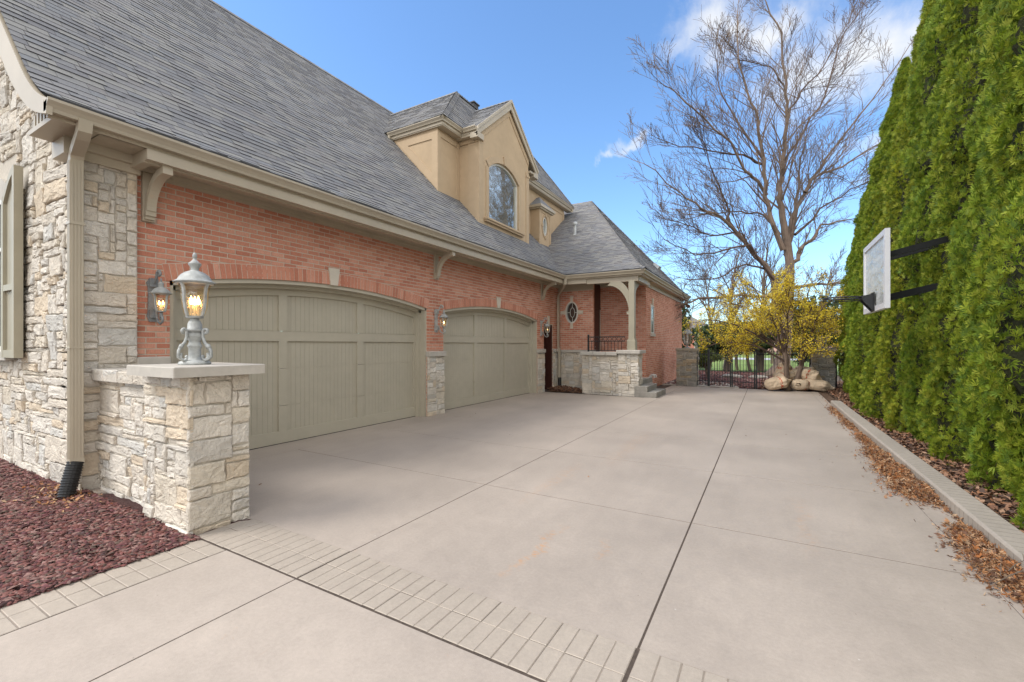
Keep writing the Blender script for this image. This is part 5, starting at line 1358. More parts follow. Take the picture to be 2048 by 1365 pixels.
# ================================================================ GATE, FENCE, PIERS
def backpier(x0,x1,y0,y1,h,label,seed):
    t=thing('gate_pier',label,'pier',((x0+x1)/2,(y0+y1)/2,0),group='stone piers beside the iron gate')
    stonebox('stone_shaft',x0,x1,y0,y1,-.1,h-.1,'SEW',seed,t,m=M_stonegrey,depth=(.012,.05),maxw=.4,maxh=.2)
    c=MB(); c.bbox(x0-.05,x1+.05,y0-.05,y1+.05,h-.1,h,.012); c.build('cap',mat('weathered cap %d'%seed,(.30,.26,.20),.9,.15,5,60,.4),t); return t
backpier(-3.14,-2.42,18.95,19.6,1.50,'grey stone pier between the brick wing and the iron gate',71)
backpier(1.47,2.12,19.6,20.25,1.50,'brown stone pier behind the paper sacks next to the hedge',72)
def pier_lantern(x,y,z,label,sc_=1.0):
    t=thing('pier_lantern',label,'lantern',(x,y,z),group='unlit lanterns on the gate piers'); o=Vector((x,y,z))
    b=MB(); b.lathe([(0,0),(.13,0),(.13,.02),(.05,.06),(.035,.10),(.05,.14),(.03,.18)],o,12); b.build('base',M_lampdk,t)
    c=MB(); prof=[(.09,.18),(.12,.22),(.155,.55),(.17,.60)]
    for k in range(6): 
        a=math.pi/3*k; c.tube([o+Vector((r*math.cos(a),r*math.sin(a),q)) for r,q in prof],.009,4)
    c.build('cage_rib',M_lampdk,t); g=MB(); g.lathe([(r-.01,q) for r,q in prof],o,12); g.build('glass_shade',clearglass('frosted lamp glass',(.8,.85,.8),alpha=.6),t,smooth=True)
    r=MB(); r.lathe([(.21,.59),(.20,.62),(.09,.75),(.03,.78),(.03,.82),(0,.86)],o,12); r.build('lantern_roof',M_lampdk,t)
pier_lantern(-2.80,19.25,1.50,'tall unlit lantern standing on the pier beside the brick wing')
pier_lantern(1.80,19.92,1.50,'unlit lantern on the brown pier, half hidden by yellow branches')
def ironpanel(name,label,cat,a,b,z0,z1,sp,group=None,posts=(True,True),mid=(.12,.93),spear=True):
    a=Vector(a);b=Vector(b); t=thing(name,label,cat,(a+b)/2,group=group); L=(b-a).length; d=(b-a)/L
    ps=MB()
    for k,f_ in((0,posts[0]),(1,posts[1])):
        if f_:
            p=a if k==0 else b; ps2=MB(); ps2.box(p.x-.024,p.x+.024,p.y-.024,p.y+.024,-.02,z1+.05); ps2.obox((p.x,p.y,z1+.07),(.022,0,0),(0,.022,0),(0,0,.022)); ps2.build('post',M_iron,t)
    r=MB()
    for q in mid: 
        z=z0+(z1-z0)*q; c=(a+b)/2; c.z=z; r.obox(c,d*(L/2),Vector((-d.y,d.x,0))*.010,(0,0,.014))
    r.build('rail',M_iron,t)
    n=int(L/sp); pk=MB()
    for k in range(1,n+1):
        p=a+d*(L*k/(n+1)); pk.box(p.x-.008,p.x+.008,p.y-.008,p.y+.008,z0,z1)
        pk.lathe([(.008,0),(.02,.02),(0,.075)],(p.x,p.y,z1),4)
    pk.build('pickets',M_iron,t)
    return t
GY=19.05
ironpanel('iron_fence','narrow black iron fence panel beside the left gate pier','fence',(-2.40,GY,0),(-1.99,GY,0),.05,1.36,.12)
ironpanel('iron_gate','left leaf of the black iron garden gate','gate',(-1.95,GY,0),(-1.20,GY,0),.05,1.40,.105)
ironpanel('iron_gate','right leaf of the black iron garden gate','gate',(-1.14,GY,0),(-.38,GY,0),.05,1.40,.105)
ironpanel('iron_fence','black iron fence panel behind the yellow shrub and the sacks','fence',(-.32,GY,0),(1.42,20.0,0),.05,1.36,.115)
ironpanel('iron_fence','black iron fence between the brown pier and the hedge','fence',(2.22,20.0,0),(4.2,20.0,0),.05,1.35,.115)
ironpanel('iron_fence','far black iron fence standing along the lawn','fence',(-5.5,29.5,0),(3.5,30.2,0),-.05,1.25,.2,mid=(.1,.9))
# ================================================================ SACKS
rng=random.Random(77)
def sack(label,u,v,zc,L,W,H,rz,tilt,seed,stripe=True,roll=0):
    r=random.Random(seed); c=at_depth(u,v,zc)
    o=thing('paper_sack',label,'sack',(c.x,c.y,c.z),rz,group='filled paper yard sacks heaped by the shrub')
    o.rotation_euler=(roll,tilt,rz)
    nu,nv=36,40; L*=.92;W*=.92;H*=.95; vs=[];fs=[];ph=[r.uniform(0,6.3) for _ in range(6)]
    for i in range(nu+1):
        t=-1+2*i/nu
        prof=max(.08,(1-abs(t)**5.5))**.6
        if t>.45: q=(t-.45)/.55; prof*=1-.72*math.sin(min(1,q*1.25)*math.pi/2)**1.5+.22*max(0,q-.8)*5*.4
        for j in range(nv):
            a=2*math.pi*j/nv
            gz_=max(0,(t+.3)/1.3); cr=1+.05*math.sin(2*a+ph[0]+2*t)-.09*(1-abs(math.sin(1.5*a+ph[1]+2.5*t)))**3-.07*(1-abs(math.sin(3*t+ph[2]+a)))**3+gz_*.13*math.sin(9*a+ph[3]+1.5*t)*(.4+gz_)+.03*math.sin(13*a+ph[4])
            ca,sa=math.cos(a),math.sin(a); sq=(abs(ca)**3+abs(sa)**3)**(-1/3.)
            sq=.8*sq+.2
            vs.append((t*L/2,W/2*prof*ca*sq*cr,H/2*prof*sa*sq*cr))
    for i in range(nu):
        for j in range(nv): fs.append((i*nv+j,i*nv+(j+1)%nv,(i+1)*nv+(j+1)%nv,(i+1)*nv+j))
    fs.append(tuple(range(nv))); fs.append(tuple(range(nu*nv,nu*nv+nv)))
    me=MB(); me.add(vs,fs); b=me.build('sack_body',M_sack,None,smooth=True); b.parent=o
    if stripe:
        s=MB(); i0=r.choice((9,12,18)); sv=[];sf=[]
        for k,i in enumerate((i0,i0+1,i0+2,i0+3)):
            for j in range(nv): p=vs[i*nv+j]; sv.append((p[0]*1.0,p[1]*1.012,p[2]*1.012))
        for i in range(3):
            for j in range(nv):
                if r.random()<.55: sf.append((i*nv+j,i*nv+(j+1)%nv,(i+1)*nv+(j+1)%nv,(i+1)*nv+j))
        s.add(sv,sf); q=s.build('printed_stripe',M_sackred,None,smooth=True); q.parent=o
    return o
sack('upright tan sack at the back left of the heap',1566,742,16.35,.95,.52,.46,.3,-1.15,1)
sack('tan sack with red print lying lowest at the left end of the heap',1556,766,15.75,.95,.60,.44,.25,-.25,2)
sack('folded sack lying above the lowest left sack',1572,753,16.1,.8,.55,.36,.5,-.2,3)
sack('sack standing between the two shrub stems',1592,752,16.1,.75,.55,.45,-.6,-.7,4)
sack('round sack on the ground at the middle of the heap',1603,770,15.75,.70,.62,.42,1.2,.1,5)
sack('pale bulging sack lying on top of the middle of the heap',1621,752,15.75,.80,.60,.46,-.1,.35,6)
sack('brown crumpled sack at the back against the pier',1613,742,16.3,.85,.45,.34,.1,.1,7,False)
sack('long wrinkled sack lying at the right end of the heap',1637,771,15.5,1.05,.58,.42,-.25,.18,8,False)
# ================================================================ ROCKS
def rock(label,c,s,seed,m=M_stonegrey,name='rock'):
    r=random.Random(seed); n1,n2=7,5; vs=[];fs=[]
    for i in range(n2+1):
        a=math.pi*i/n2
        for j in range(n1):
            b=2*math.pi*j/n1; k=1+r.uniform(-.15,.15); vs.append((c[0]+s[0]*k*math.sin(a)*math.cos(b),c[1]+s[1]*k*math.sin(a)*math.sin(b),c[2]+s[2]*k*math.cos(a)))
    for i in range(n2):
        for j in range(n1): fs.append((i*n1+j,i*n1+(j+1)%n1,(i+1)*n1+(j+1)%n1,(i+1)*n1+j))
    mb=MB(); mb.add(vs,fs); o=mb.build(name,m,None,loc=(c[0],c[1],c[2]-s[2]*.8)); return tag(o,label,name)
rock('flat grey rock half under the hedge behind the kerb',(2.02,5.55,.10),(.10,.17,.08),3)
rock('flat pale edging stone in the red gravel beyond the gate',(-1.5,24.6,.06),(.55,.18,.12),5)
rock('second pale edging stone lying farther right in the red gravel',(-.35,24.9,.05),(.45,.18,.10),6)
# twig on the kerb
tw=MB(); r=random.Random(5)
tw.tube([(1.28,4.15,.02),(1.42,4.25,.09),(1.56,4.33,.15),(1.70,4.50,.165),(1.88,4.75,.15)],[.003,.004,.005,.006,.006],5)
for k in range(9):
    t=.15+.09*k; p=Vector((1.28+.6*t,4.15+.55*t,.04+.14*min(1,t*2))); q=p+Vector((r.uniform(-.12,.12),r.uniform(-.14,.16),r.uniform(.0,.07))); tw.tube([p,(p+q)/2+Vector((0,0,.015)),q],[.003,.0025,.0015],4)
tag(tw.build('fallen_twig',M_bark2,None,loc=(1.5,4.3,0)),'thin bare forked twig lying across the right kerb','twig')
# ================================================================ FOLIAGE
def spray_cloud(P,D,size,r,nl=5,spread=1.1,width=.20,droop=0.15):
    """P (n,3) roots, D (n,3) unit directions -> fan sprays. one island per spray"""
    n=len(P); s=r.uniform(.65,1.25,n)*size
    A=np.cross(D,r.normal(0,1,(n,3))); A/=np.linalg.norm(A,axis=1)[:,None]+1e-9
    B=np.cross(D,A)
    V=np.zeros((n,1+3*nl,3)); V[:,0]=P
    for k in range(nl):
        a=(k-(nl-1)/2)/(max(1,nl-1))*spread+r.normal(0,.12,n)
        Ld=D*np.cos(a)[:,None]+A*np.sin(a)[:,None]+B*r.normal(0,.18,(n,1))
        ln=s*(1-.25*abs(k-(nl-1)/2)/nl)*r.uniform(.8,1.15,n)
        W=(A*np.cos(a)[:,None]-D*np.sin(a)[:,None])*(ln*width)[:,None]
        tip=P+Ld*ln[:,None]; tip[:,2]-=droop*s*.3; mid=P+Ld*(ln*.58)[:,None]
        V[:,1+3*k]=mid+W; V[:,2+3*k]=tip; V[:,3+3*k]=mid-W
    f=np.array([(0,1+3*k,2+3*k,3+3*k) for k in range(nl)])
    Fc=(f[None]+(np.arange(n)*(1+3*nl))[:,None,None]).reshape(-1,4)
    return V.reshape(-1,3),Fc
spray_litter()
def arb_proto(seed,H=7.6,Rm=.95,n=52000):
    r=np.random.RandomState(seed)
    # plume lobes
    nl=190; lt=r.uniform(0,2*np.pi,nl); lz=r.uniform(-.02,.98,nl)*H; la=r.uniform(.12,.38,nl); lw=r.uniform(.20,.40,nl); lh=r.uniform(.28,.60,nl)
    def rad(th,z):
        t=z/H; base=Rm*np.where(t<.08,.88+1.5*t,1.0)*np.where(t>.30,np.clip(1-((t-.30)/.70)**1.55,0.02,1),1)
        best=np.zeros_like(th)-.20
        for k in range(nl):
            dth=(th-lt[k]+np.pi)%(2*np.pi)-np.pi; u=dth*np.maximum(base,.25)/lw[k]; w=(z-lz[k])/lh[k]
            w=np.where(w>0,w*.85,w*1.6)
            best=np.maximum(best,la[k]*(1-u*u-w*w))
        return base*.90+best*np.clip(base*1.4,.25,1), best
    th=r.uniform(0,2*np.pi,n); z=H*(r.uniform(0,1,n)**1.05); R_,bst=rad(th,z)
    depth=np.abs(r.normal(0,.055,n)); rr=np.maximum(R_-depth,.02)
    P=np.stack([rr*np.cos(th),rr*np.sin(th),z],1)
    # normal approx by finite difference
    e=.04; dz=(rad(th,z+e)[0]-R_)/e; dt=(rad(th+e,z)[0]-R_)/(e*np.maximum(R_,.2))
    Nn=np.stack([np.cos(th)+np.sin(th)*dt,np.sin(th)-np.cos(th)*dt,-dz],1); Nn/=np.linalg.norm(Nn,axis=1)[:,None]
    D=Nn*.6+np.array([0,0,.65])+r.normal(0,.36,(n,3)); D/=np.linalg.norm(D,axis=1)[:,None]
    V,Fc=spray_cloud(P,D,.062,r,7,2.0,.085,.1)
    # core hull
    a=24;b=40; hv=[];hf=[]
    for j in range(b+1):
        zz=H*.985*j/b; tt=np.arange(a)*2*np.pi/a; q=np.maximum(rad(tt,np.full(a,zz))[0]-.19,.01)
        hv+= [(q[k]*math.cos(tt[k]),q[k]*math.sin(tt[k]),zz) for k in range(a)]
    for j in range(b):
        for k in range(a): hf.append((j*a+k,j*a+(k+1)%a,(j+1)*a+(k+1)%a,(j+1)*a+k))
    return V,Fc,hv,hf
def mk_arb(seed,label):
    V,Fc,hv,hf=arb_proto(seed)
    t=thing('arborvitae_tree',label,'tree',group='tall arborvitae trees forming the right hand hedge')
    o=np_build('crown',V,Fc,M_arb); o.parent=t
    m=MB(); m.add(hv,hf); h=m.build('dark_core',M_arbin,None); h.parent=t
    k=MB(); k.tube([(0,0,-.3),(0,0,2),(0,0,5)],[.09,.07,.03],8); q=k.build('trunk',M_bark2,None); q.parent=t
    return t
HY=[3.1,4.45,5.75,7.0,8.3,9.6,10.9,12.15,13.4,14.85,16.3,17.8,19.35]
HL=['arborvitae at the near end of the hedge, reaching past the picture edge','second arborvitae from the near end of the hedge','arborvitae behind the flat rock by the kerb','lumpy arborvitae just nearer than the basketball backboard','arborvitae that the backboard arms run into','arborvitae just beyond the basketball backboard','arborvitae whose tip stands above the white cloud edge','pointed arborvitae beyond the backboard, before the step down in the hedge','arborvitae behind the far edge of the backboard','arborvitae above the far end of the kerb','third last arborvitae of the hedge','second last arborvitae of the hedge','last and lowest arborvitae near the brown stone pier']
pro=[]
for i,(y,l) in enumerate(zip(HY,HL)):
    r=random.Random(100+i)
    h={12:.97,11:.92,10:1.0,9:1.0,8:1.08,7:1.03,6:1.22}.get(i,1.28+.05*(i%2)); x=2.86+r.uniform(-.10,.10); s=r.uniform(.84,.97)
    if i>=10: x=3.02+.07*(i-10); s*=.95
    if i<4: t=mk_arb(i+1,l); t.location=(x,y,0); t.rotation_euler=(0,0,r.uniform(0,6.28)); t.scale=(s,s,h); pro.append(t)
    else: t=dup(pro[(i*7+1)%4],(x,y,0),r.uniform(0,6.28),l,(s,s,h))
# ================================================================ BARE TREES
def grow(mb,p,d,L,r0,lev,rng,maxlev,tips=None,up=.12,spread=.6,nseg=None,wob=.14,minr=.006,kids=None):
    nseg=nseg or max(3,int(5-lev)); pts=[p.copy()]; dirs=[d.copy()]; rad=[r0]
    for k in range(nseg):
        d=(d+Vector((rng.gauss(0,wob),rng.gauss(0,wob),rng.gauss(0,wob)*.8+up*.35))).normalized(); p=p+d*(L/nseg); pts.append(p.copy()); dirs.append(d.copy()); rad.append(max(minr,r0*(1-.75*(k+1)/nseg)))
    mb.tube(pts,rad,6 if lev<1 else (4 if lev<3 else 3),cap=False)
    if lev>=maxlev:
        if tips is not None: tips.append((pts[-1],dirs[-1])); tips.append((pts[-2],dirs[-2]))
        return
    spawn(mb,pts,dirs,rad,L,lev,rng,maxlev,tips,up,spread,wob,minr,kids)
def spawn(mb,pts,dirs,rad,L,lev,rng,maxlev,tips,up,spread,wob,minr,kids=None,t0=.25):
    n=kids[min(lev,len(kids)-1)] if kids else 4
    N_=len(pts)-1
    for k in range(n):
        t=t0+(1-t0)*(k+rng.random())/n; i=min(N_-1,int(t*N_)); f=t*N_-i
        p=pts[i].lerp(pts[i+1],f); d=dirs[min(N_,i+1)]; rr=rad[i]*(1-f)+rad[i+1]*f
        ax=d.orthogonal().normalized(); ax.rotate(Matrix.Rotation(rng.uniform(0,6.283),3,d)); a=rng.uniform(.55,1.15)*spread
        nd=(d*math.cos(a)+ax*math.sin(a)+Vector((0,0,up))).normalized()
        grow(mb,p,nd,L*rng.uniform(.42,.68)*(1.15-.45*t),max(minr,min(rr*.62,rr)),lev+1,rng,maxlev,tips,up,spread,None,wob,minr,kids)
def px_limb(pts,zc,dz,r0,r1):
    n=len(pts); P=[at_depth(u,v,zc+dz*k/(n-1)) for k,(u,v) in enumerate(pts)]
    # subdivide smoothly
    out=[];
    for k in range(n-1):
        for q in range(3): out.append(P[k].lerp(P[k+1],q/3))
    out.append(P[-1]); rad=[r0+(r1-r0)*(k/(len(out)-1))**.8 for k in range(len(out))]
    return out,rad
ZT=23.0
bt=thing('bare_tree','huge leafless tree with pale peeling trunk towering behind the iron gate','tree',tuple(at_depth(1572,0,ZT).xy)+(0,))
tr=MB()
base,_=px_limb([(1560,752),(1568,700),(1574,640),(1578,580),(1580,530),(1572,470)],ZT,0,.5,.3)
tr.tube(base,[.52,.42,.36,.33,.31,.29,.27,.26,.25,.24,.23,.22,.21,.20,.20,.19][:len(base)],12)
b2,_=px_limb([(1556,756),(1566,700),(1560,620),(1548,560),(1530,530)],ZT,.6,.4,.24)
tr.tube(b2,[.27-.011*k for k in range(len(b2))],10)
for s in(-1,1):
    q,_=px_limb([(1563,735),(1563+s*25,750),(1563+s*42,757)],ZT,-.3,.3,.1); tr.tube(q,[.35,.32,.28,.22,.16,.1,.05],8)
tr.build('trunk',M_bark,bt)
LM=[([(1572,480),(1565,440),(1560,400),(1562,360),(1566,324),(1574,248),(1574,210),(1568,152),(1562,69),(1532,4)],0,.25,.035),
([(1566,500),(1545,450),(1532,392),(1528,324),(1517,259),(1501,206),(1479,126),(1475,34)],-1.5,.19,.03),
([(1533,390),(1505,355),(1486,335),(1444,267),(1402,232),(1353,187),(1319,164)],-2.5,.13,.02),
([(1532,532),(1513,512),(1471,465),(1440,434),(1402,419),(1360,385),(1288,328)],-1.0,.20,.025),
([(1460,455),(1456,427),(1437,373),(1418,316),(1399,259)],-.5,.10,.015),
([(1578,520),(1585,438),(1597,381),(1597,331),(1612,280)],1.0,.14,.03),
([(1578,530),(1574,495),(1593,419),(1623,362),(1669,297),(1745,198),(1821,88)],1.0,.20,.02),
([(1582,540),(1600,505),(1616,484),(1642,453),(1696,440)],-1.0,.18,.04),
([(1574,250),(1581,221),(1604,183),(1650,130),(1715,0)],1.5,.10,.02),
([(1610,385),(1623,358),(1680,335),(1757,290),(1800,270)],.5,.12,.02),
([(1530,330),(1486,312),(1421,301),(1330,282)],-1.5,.10,.02),
([(1567,170),(1545,141),(1520,130),(1479,118),(1440,72)],-.6,.06,.015),
([(1578,592),(1530,594),(1480,592),(1400,598),(1368,608)],-2.0,.13,.05),
([(1585,575),(1640,568),(1690,568)],-1.5,.12,.05),
([(1560,470),(1530,430),(1480,425),(1420,428),(1370,440)],2.0,.09,.02),
([(1590,470),(1640,420),(1700,380),(1770,350)],2.0,.10,.02),
([(1548,560),(1500,490),(1450,500),(1390,510),(1330,480)],-2.5,.10,.02),
([(1535,540),(1490,530),(1430,560),(1380,560)],-2.0,.08,.02),
([(1566,330),(1610,260),(1650,190),(1680,90),(1720,20)],0.,.09,.02),
([(1527,320),(1480,250),(1440,180),(1430,110)],1.5,.09,.02),
([(1470,465),(1420,470),(1370,450),(1320,430)],1.0,.07,.02)]
rng=random.Random(42); tips=[]
for (pp,dz,r0,r1) in LM:
    lm=MB(); pts,rad=px_limb(pp,ZT,dz,r0*.72,r1*.8)
    pts=[p+Vector((rng.gauss(0,.05),rng.gauss(0,.05),rng.gauss(0,.04))) if 0<i<len(pts)-1 else p for i,p in enumerate(pts)]
    lm.tube(pts,rad,8,cap=False)
    dirs=[(pts[min(i+1,len(pts)-1)]-pts[max(i-1,0)]).normalized() for i in range(len(pts))]
    L=sum((pts[i+1]-pts[i]).length for i in range(len(pts)-1))
    spawn(lm,pts,dirs,[x*.8 for x in rad],min(L*.62,4.6),1,rng,4,tips,.16,.66,.14,.0072,[0,int(8+L*1.25),5,5],.15)
    grow(lm,pts[-1],dirs[-1],1.6,rad[-1],3,rng,4,tips,.1,.5,3,.12,.0075,[4,4,4,4])
    lm.build('limb',M_bark if r0>.11 else M_twig,bt)
r=np.random.RandomState(3)
tp=np.array([list(t[0]) for t in tips]); k=r.choice(len(tp),min(2600,len(tp)),replace=False); P=tp[k]+r.normal(0,.08,(len(k),3)); D=r.normal(0,1,P.shape)-np.array([0,0,.8]); D/=np.linalg.norm(D,axis=1)[:,None]
V,Fc=spray_cloud(P,D,.055,r,1,0,.35); o=np_build('seed_heads',V,Fc,M_bud,bt,loc=tuple(bt.location)); 
print('tips',len(tips))
# smaller bare trees behind
def bare(seed,H,r0,label,loc,kids=(0,9,5,4),spread=.62,m=M_bark2,maxlev=4,stems=1):
    rng=random.Random(seed); t=thing('bare_tree',label,'tree',loc,rng.uniform(0,6.28),group='smaller leafless trees beyond the gate')
    mb=MB()
    for s in range(stems):
        d=Vector((rng.gauss(0,.12),rng.gauss(0,.12),1)).normalized(); pts=[Vector((0,0,-.1))];n=9
        for k in range(n): d=(d+Vector((rng.gauss(0,.07),rng.gauss(0,.07),.05))).normalized(); pts.append(pts[-1]+d*(H*.8/n))
        rad=[r0*(1-.85*k/n) for k in range(n+1)]; mb.tube(pts,rad,8,cap=False)
        dirs=[(pts[min(i+1,n)]-pts[max(i-1,0)]).normalized() for i in range(n+1)]
        br=MB(); spawn(br,pts,dirs,rad,H*.5,1,rng,maxlev,None,.22,spread,.14,.010,list(kids),.28); q=br.build('branches',M_twig,None); q.parent=t
    q=mb.build('trunk',m,None); q.parent=t; return t
def gp(u,zc): p=at_depth(u,0,zc); return (p.x,p.y,-.07)
b1=bare(1,11,.17,'slender leafless tree rising left of the huge tree',gp(1450,33),(0,15,6,4))
b2=bare(2,13,.20,'leafless tree with spreading twigs just behind the huge tree',gp(1512,36),(0,15,6,4))
dup(b2,gp(1425,44),2.2,'thin far leafless tree standing above the red brick neighbour house',(.9,.9,.9))
dup(b1,gp(1640,38),1.0,'leafless tree behind the yellow shrub at the right',(1,1,.95))
dup(b1,gp(1475,30),4.0,'small leaning leafless tree with dark trunk by the gate',(.55,.55,.5))
dup(b2,gp(1500,29),3.0,'short leafless tree right of the evergreen',(.5,.5,.42))
dup(b1,gp(1545,40),5.2,'far leafless tree seen between gate and huge trunk',(1,1,.9))
# ================================================================ YELLOW SHRUB
ys=thing('yellow_shrub','multi stemmed shrub in yellow blossom at the end of the driveway','shrub',(at_depth(1582,0,15.8).x,at_depth(1582,0,15.8).y,0))
rng=random.Random(12); tips=[]; sm=MB(); o=at_depth(1575,780,16.6); o2=at_depth(1588,780,16.5)
tops=[(1400,640),(1450,600),(1500,565),(1545,560),(1580,575),(1620,570),(1665,600),(1690,660),(1480,670),(1640,690),(1540,640),(1610,640),(1420,690),(1660,640),(1520,615),(1560,600),(1595,620),(1570,670),(1505,690),(1440,650),(1625,665)]
ZS=15.8
st=MB()
A,rA=px_limb([(1575,781),(1573,745),(1572,715),(1568,700)],ZS,0,.10,.07); st.tube(A,rA,8)
B,rB=px_limb([(1588,781),(1596,755),(1604,725),(1606,700)],ZS,-.1,.10,.06); st.tube(B,rB,8)
C,rC=px_limb([(1573,738),(1566,728),(1562,716)],ZS,0,.03,.02); st.tube(C,rC,6)
st.build('stem',M_bark,ys)
for i,(u,v) in enumerate(tops):
    root=(A[rng.randrange(5,len(A))] if u<1590 else B[rng.randrange(4,len(B))]); dz=rng.uniform(-1.6,1.6)
    e=at_depth(u,v,ZS+dz); n=6; pts=[root.lerp(e,k/n)+Vector((rng.gauss(0,.06),rng.gauss(0,.06),.38*math.sin(math.pi*k/n)*(.5 if v<600 else .9)))*(1 if 0<k<n else 0) for k in range(n+1)]
    rad=[.032*(1-.8*k/n)+.006 for k in range(n+1)]; sm.tube(pts,rad,6,cap=False)
    dirs=[(pts[min(k+1,n)]-pts[max(k-1,0)]).normalized() for k in range(n+1)]
    spawn(sm,pts,dirs,rad,1.35,1,rng,4,tips,.05,.8,.18,.0045,[0,9,5,3],.30)
sm.build('branches',M_twig,ys)
tp=np.array([list(t[0]) for t in tips]); print('shrub tips',len(tp)); r=np.random.RandomState(4)
k=r.choice(len(tp),min(5800,len(tp)),replace=False); P=np.repeat(tp[k],5,0)+r.normal(0,.055,(len(k)*5,3)); D=r.normal(0,1,P.shape); D/=np.linalg.norm(D,axis=1)[:,None]
V,Fc=spray_cloud(P,D,.029,r,3,2.2,.36); np_build('blossoms',V,Fc,M_yel,ys,loc=tuple(ys.location))
# ================================================================ EVERGREENS
def evergreen(name,label,loc,R_,H,z0,n,m,trunk,seed,size=.22,flat=.7,group=None,lean=0,levels=7):
    r=np.random.RandomState(seed); t=thing(name,label,'tree' if H>2 else 'shrub',loc,group=group)
    nb=int(26*R_); 
    cl=r.normal(0,1,(nb,3)); cl/=np.linalg.norm(cl,axis=1)[:,None]; cl*=r.uniform(.35,1,nb)[:,None]**.6; cl=cl*[R_,R_,(H-z0)/2]+[lean*.5,0,(H+z0)/2]
    # thin clumps laid flat like tiers
    k=r.randint(0,nb,n); P=cl[k]+r.normal(0,1,(n,3))*[R_*.22,R_*.22,(H-z0)*.05*(1+flat)]
    D=r.normal(0,.6,(n,3))+ (P-[0,0,(H+z0)/2])/R_*.6; D/=np.linalg.norm(D,axis=1)[:,None]
    V,Fc=spray_cloud(P,D,size,r,4,1.3,.16); c=np_build('crown',V,Fc,m); c.parent=t
    k=MB(); rg=random.Random(seed)
    for s in range(3 if trunk<.2 else 1):
        k.tube([(rg.uniform(-.1,.1),0,-.1),(lean*.2+rg.uniform(-.15,.15),rg.uniform(-.1,.1),z0),(lean*.4+rg.uniform(-.4,.4)*R_,rg.uniform(-.4,.4)*R_,(H+z0)/2)],[trunk,trunk*.8,trunk*.3],8)
    for q in range(14):
        e=Vector(cl[rg.randrange(nb)]); k.tube([(lean*.2,0,z0*.9),tuple(e*.6),tuple(e)],[trunk*.4,trunk*.2,.015],4)
    o=k.build('trunk',M_bark2,None); o.parent=t; return t
p=gp(1455,27); evergreen('yew_tree','dark evergreen tree with broad low crown behind the gate',p,1.5,3.0,1.35,4200,M_yew,.22,1,.22)
p=gp(1520,29); evergreen('yew_tree','second dark evergreen between the gate and the huge trunk',p,1.25,3.1,1.4,2800,M_yew,.16,2,.22)
p=gp(1632,27); evergreen('yew_tree','dark evergreen behind the brown pier and the yellow shrub',p,2.0,4.4,.9,5000,M_yew,.17,3,.22)
p=gp(1356,31); evergreen('yew_tree','evergreen tree peeking out behind the brick wing corner',p,.8,4.6,.3,1500,M_yew,.17,4,.22)
p=gp(1416,19.9); evergreen('golden_shrub','small domed golden green conifer just inside the gate',(p[0],p[1],0),.52,1.42,.72,2600,M_shrub,.05,5,.08)
for (u,zc,R_,H,l,s) in ((1392,30,.8,1.0,'low green shrub by the far fence at the left',6),):
    p=gp(u,zc); evergreen('low_shrub',l,p,R_,H,.1,900,M_shrub,.05,s,.16)
# ================================================================ NEIGHBOUR HOUSES
def nhouse(label,c,W,D_,Hh,rise,rz,mw,mr,wins,name='brick_house'):
    t=thing(name,label,'house',(c[0],c[1],-.05),rz,group='neighbour houses across the street'); w=MB(); w.box(-W/2,W/2,-D_/2,D_/2,0,Hh); q=w.build('wall',mw,None); q.parent=t
    r=MB(); o=.5; rr=min(W,D_)/2
    a=[(-W/2-o,-D_/2-o,Hh),(W/2+o,-D_/2-o,Hh),(W/2+o,D_/2+o,Hh),(-W/2-o,D_/2+o,Hh)]; rd=[(-W/2+rr*.8,0,Hh+rise),(W/2-rr*.8,0,Hh+rise)]
    r.add(a+rd,[(0,1,5,4),(1,2,5),(2,3,4,5),(3,0,4),(3,2,1,0)]); q=r.build('roof',mr,None); q.parent=t
    for (x,z,ww,hh) in wins:
        f=MB(); f.box(x-ww/2-.08,x+ww/2+.08,-D_/2-.06,-D_/2,z-.08,z+hh+.08); q=f.build('window',M_white,None); q.parent=t
        g=MB(); g.box(x-ww/2,x+ww/2,-D_/2-.08,-D_/2-.055,z,z+hh); g.box(x-ww/2,x+ww/2,-D_/2-.09,-D_/2-.08,z+hh*.48,z+hh*.52); q2=g.build('pane',M_windk,None); q2.parent=q
    return t
Mnb=mat('distant red brick',(.40,.17,.12),.9,.12,3,30,.2); Mnb2=mat('distant pink brick',(.52,.33,.27),.9,.12,3,30,.2); Mnr=mat('distant grey roof',(.16,.145,.13),.9,.15,3,20,.2)
c=at_depth(1360,0,112); nhouse('red brick house with grey hip roof seen left of the gate',(c.x,c.y),14,11,5.4,3.4,.25,Mnb,Mnr,[(-3,3.2,1,1.5),(0,3.2,1,1.5),(3.4,3.2,1,1.5),(-3,.8,1,1.5),(3.4,.8,1.2,1.6)])
c=at_depth(1490,0,118); nhouse('wide pale pink brick house straight beyond the gate',(c.x,c.y),20,11,4.6,3.2,-.1,Mnb2,Mnr,[(-7,1,1.4,2),(-3,1,1.4,2),(1,.2,1.2,2.4),(4,1,1.4,2),(8,1,1.4,2)])
c=at_depth(1620,0,120); nhouse('long pink brick house behind the sacks and pier',(c.x,c.y),18,10,4.8,3.2,.1,Mnb2,Mnr,[(-6,1,1.4,2),(-2,1,1.4,2),(2,1,1.4,2),(6,1,1.4,2)])
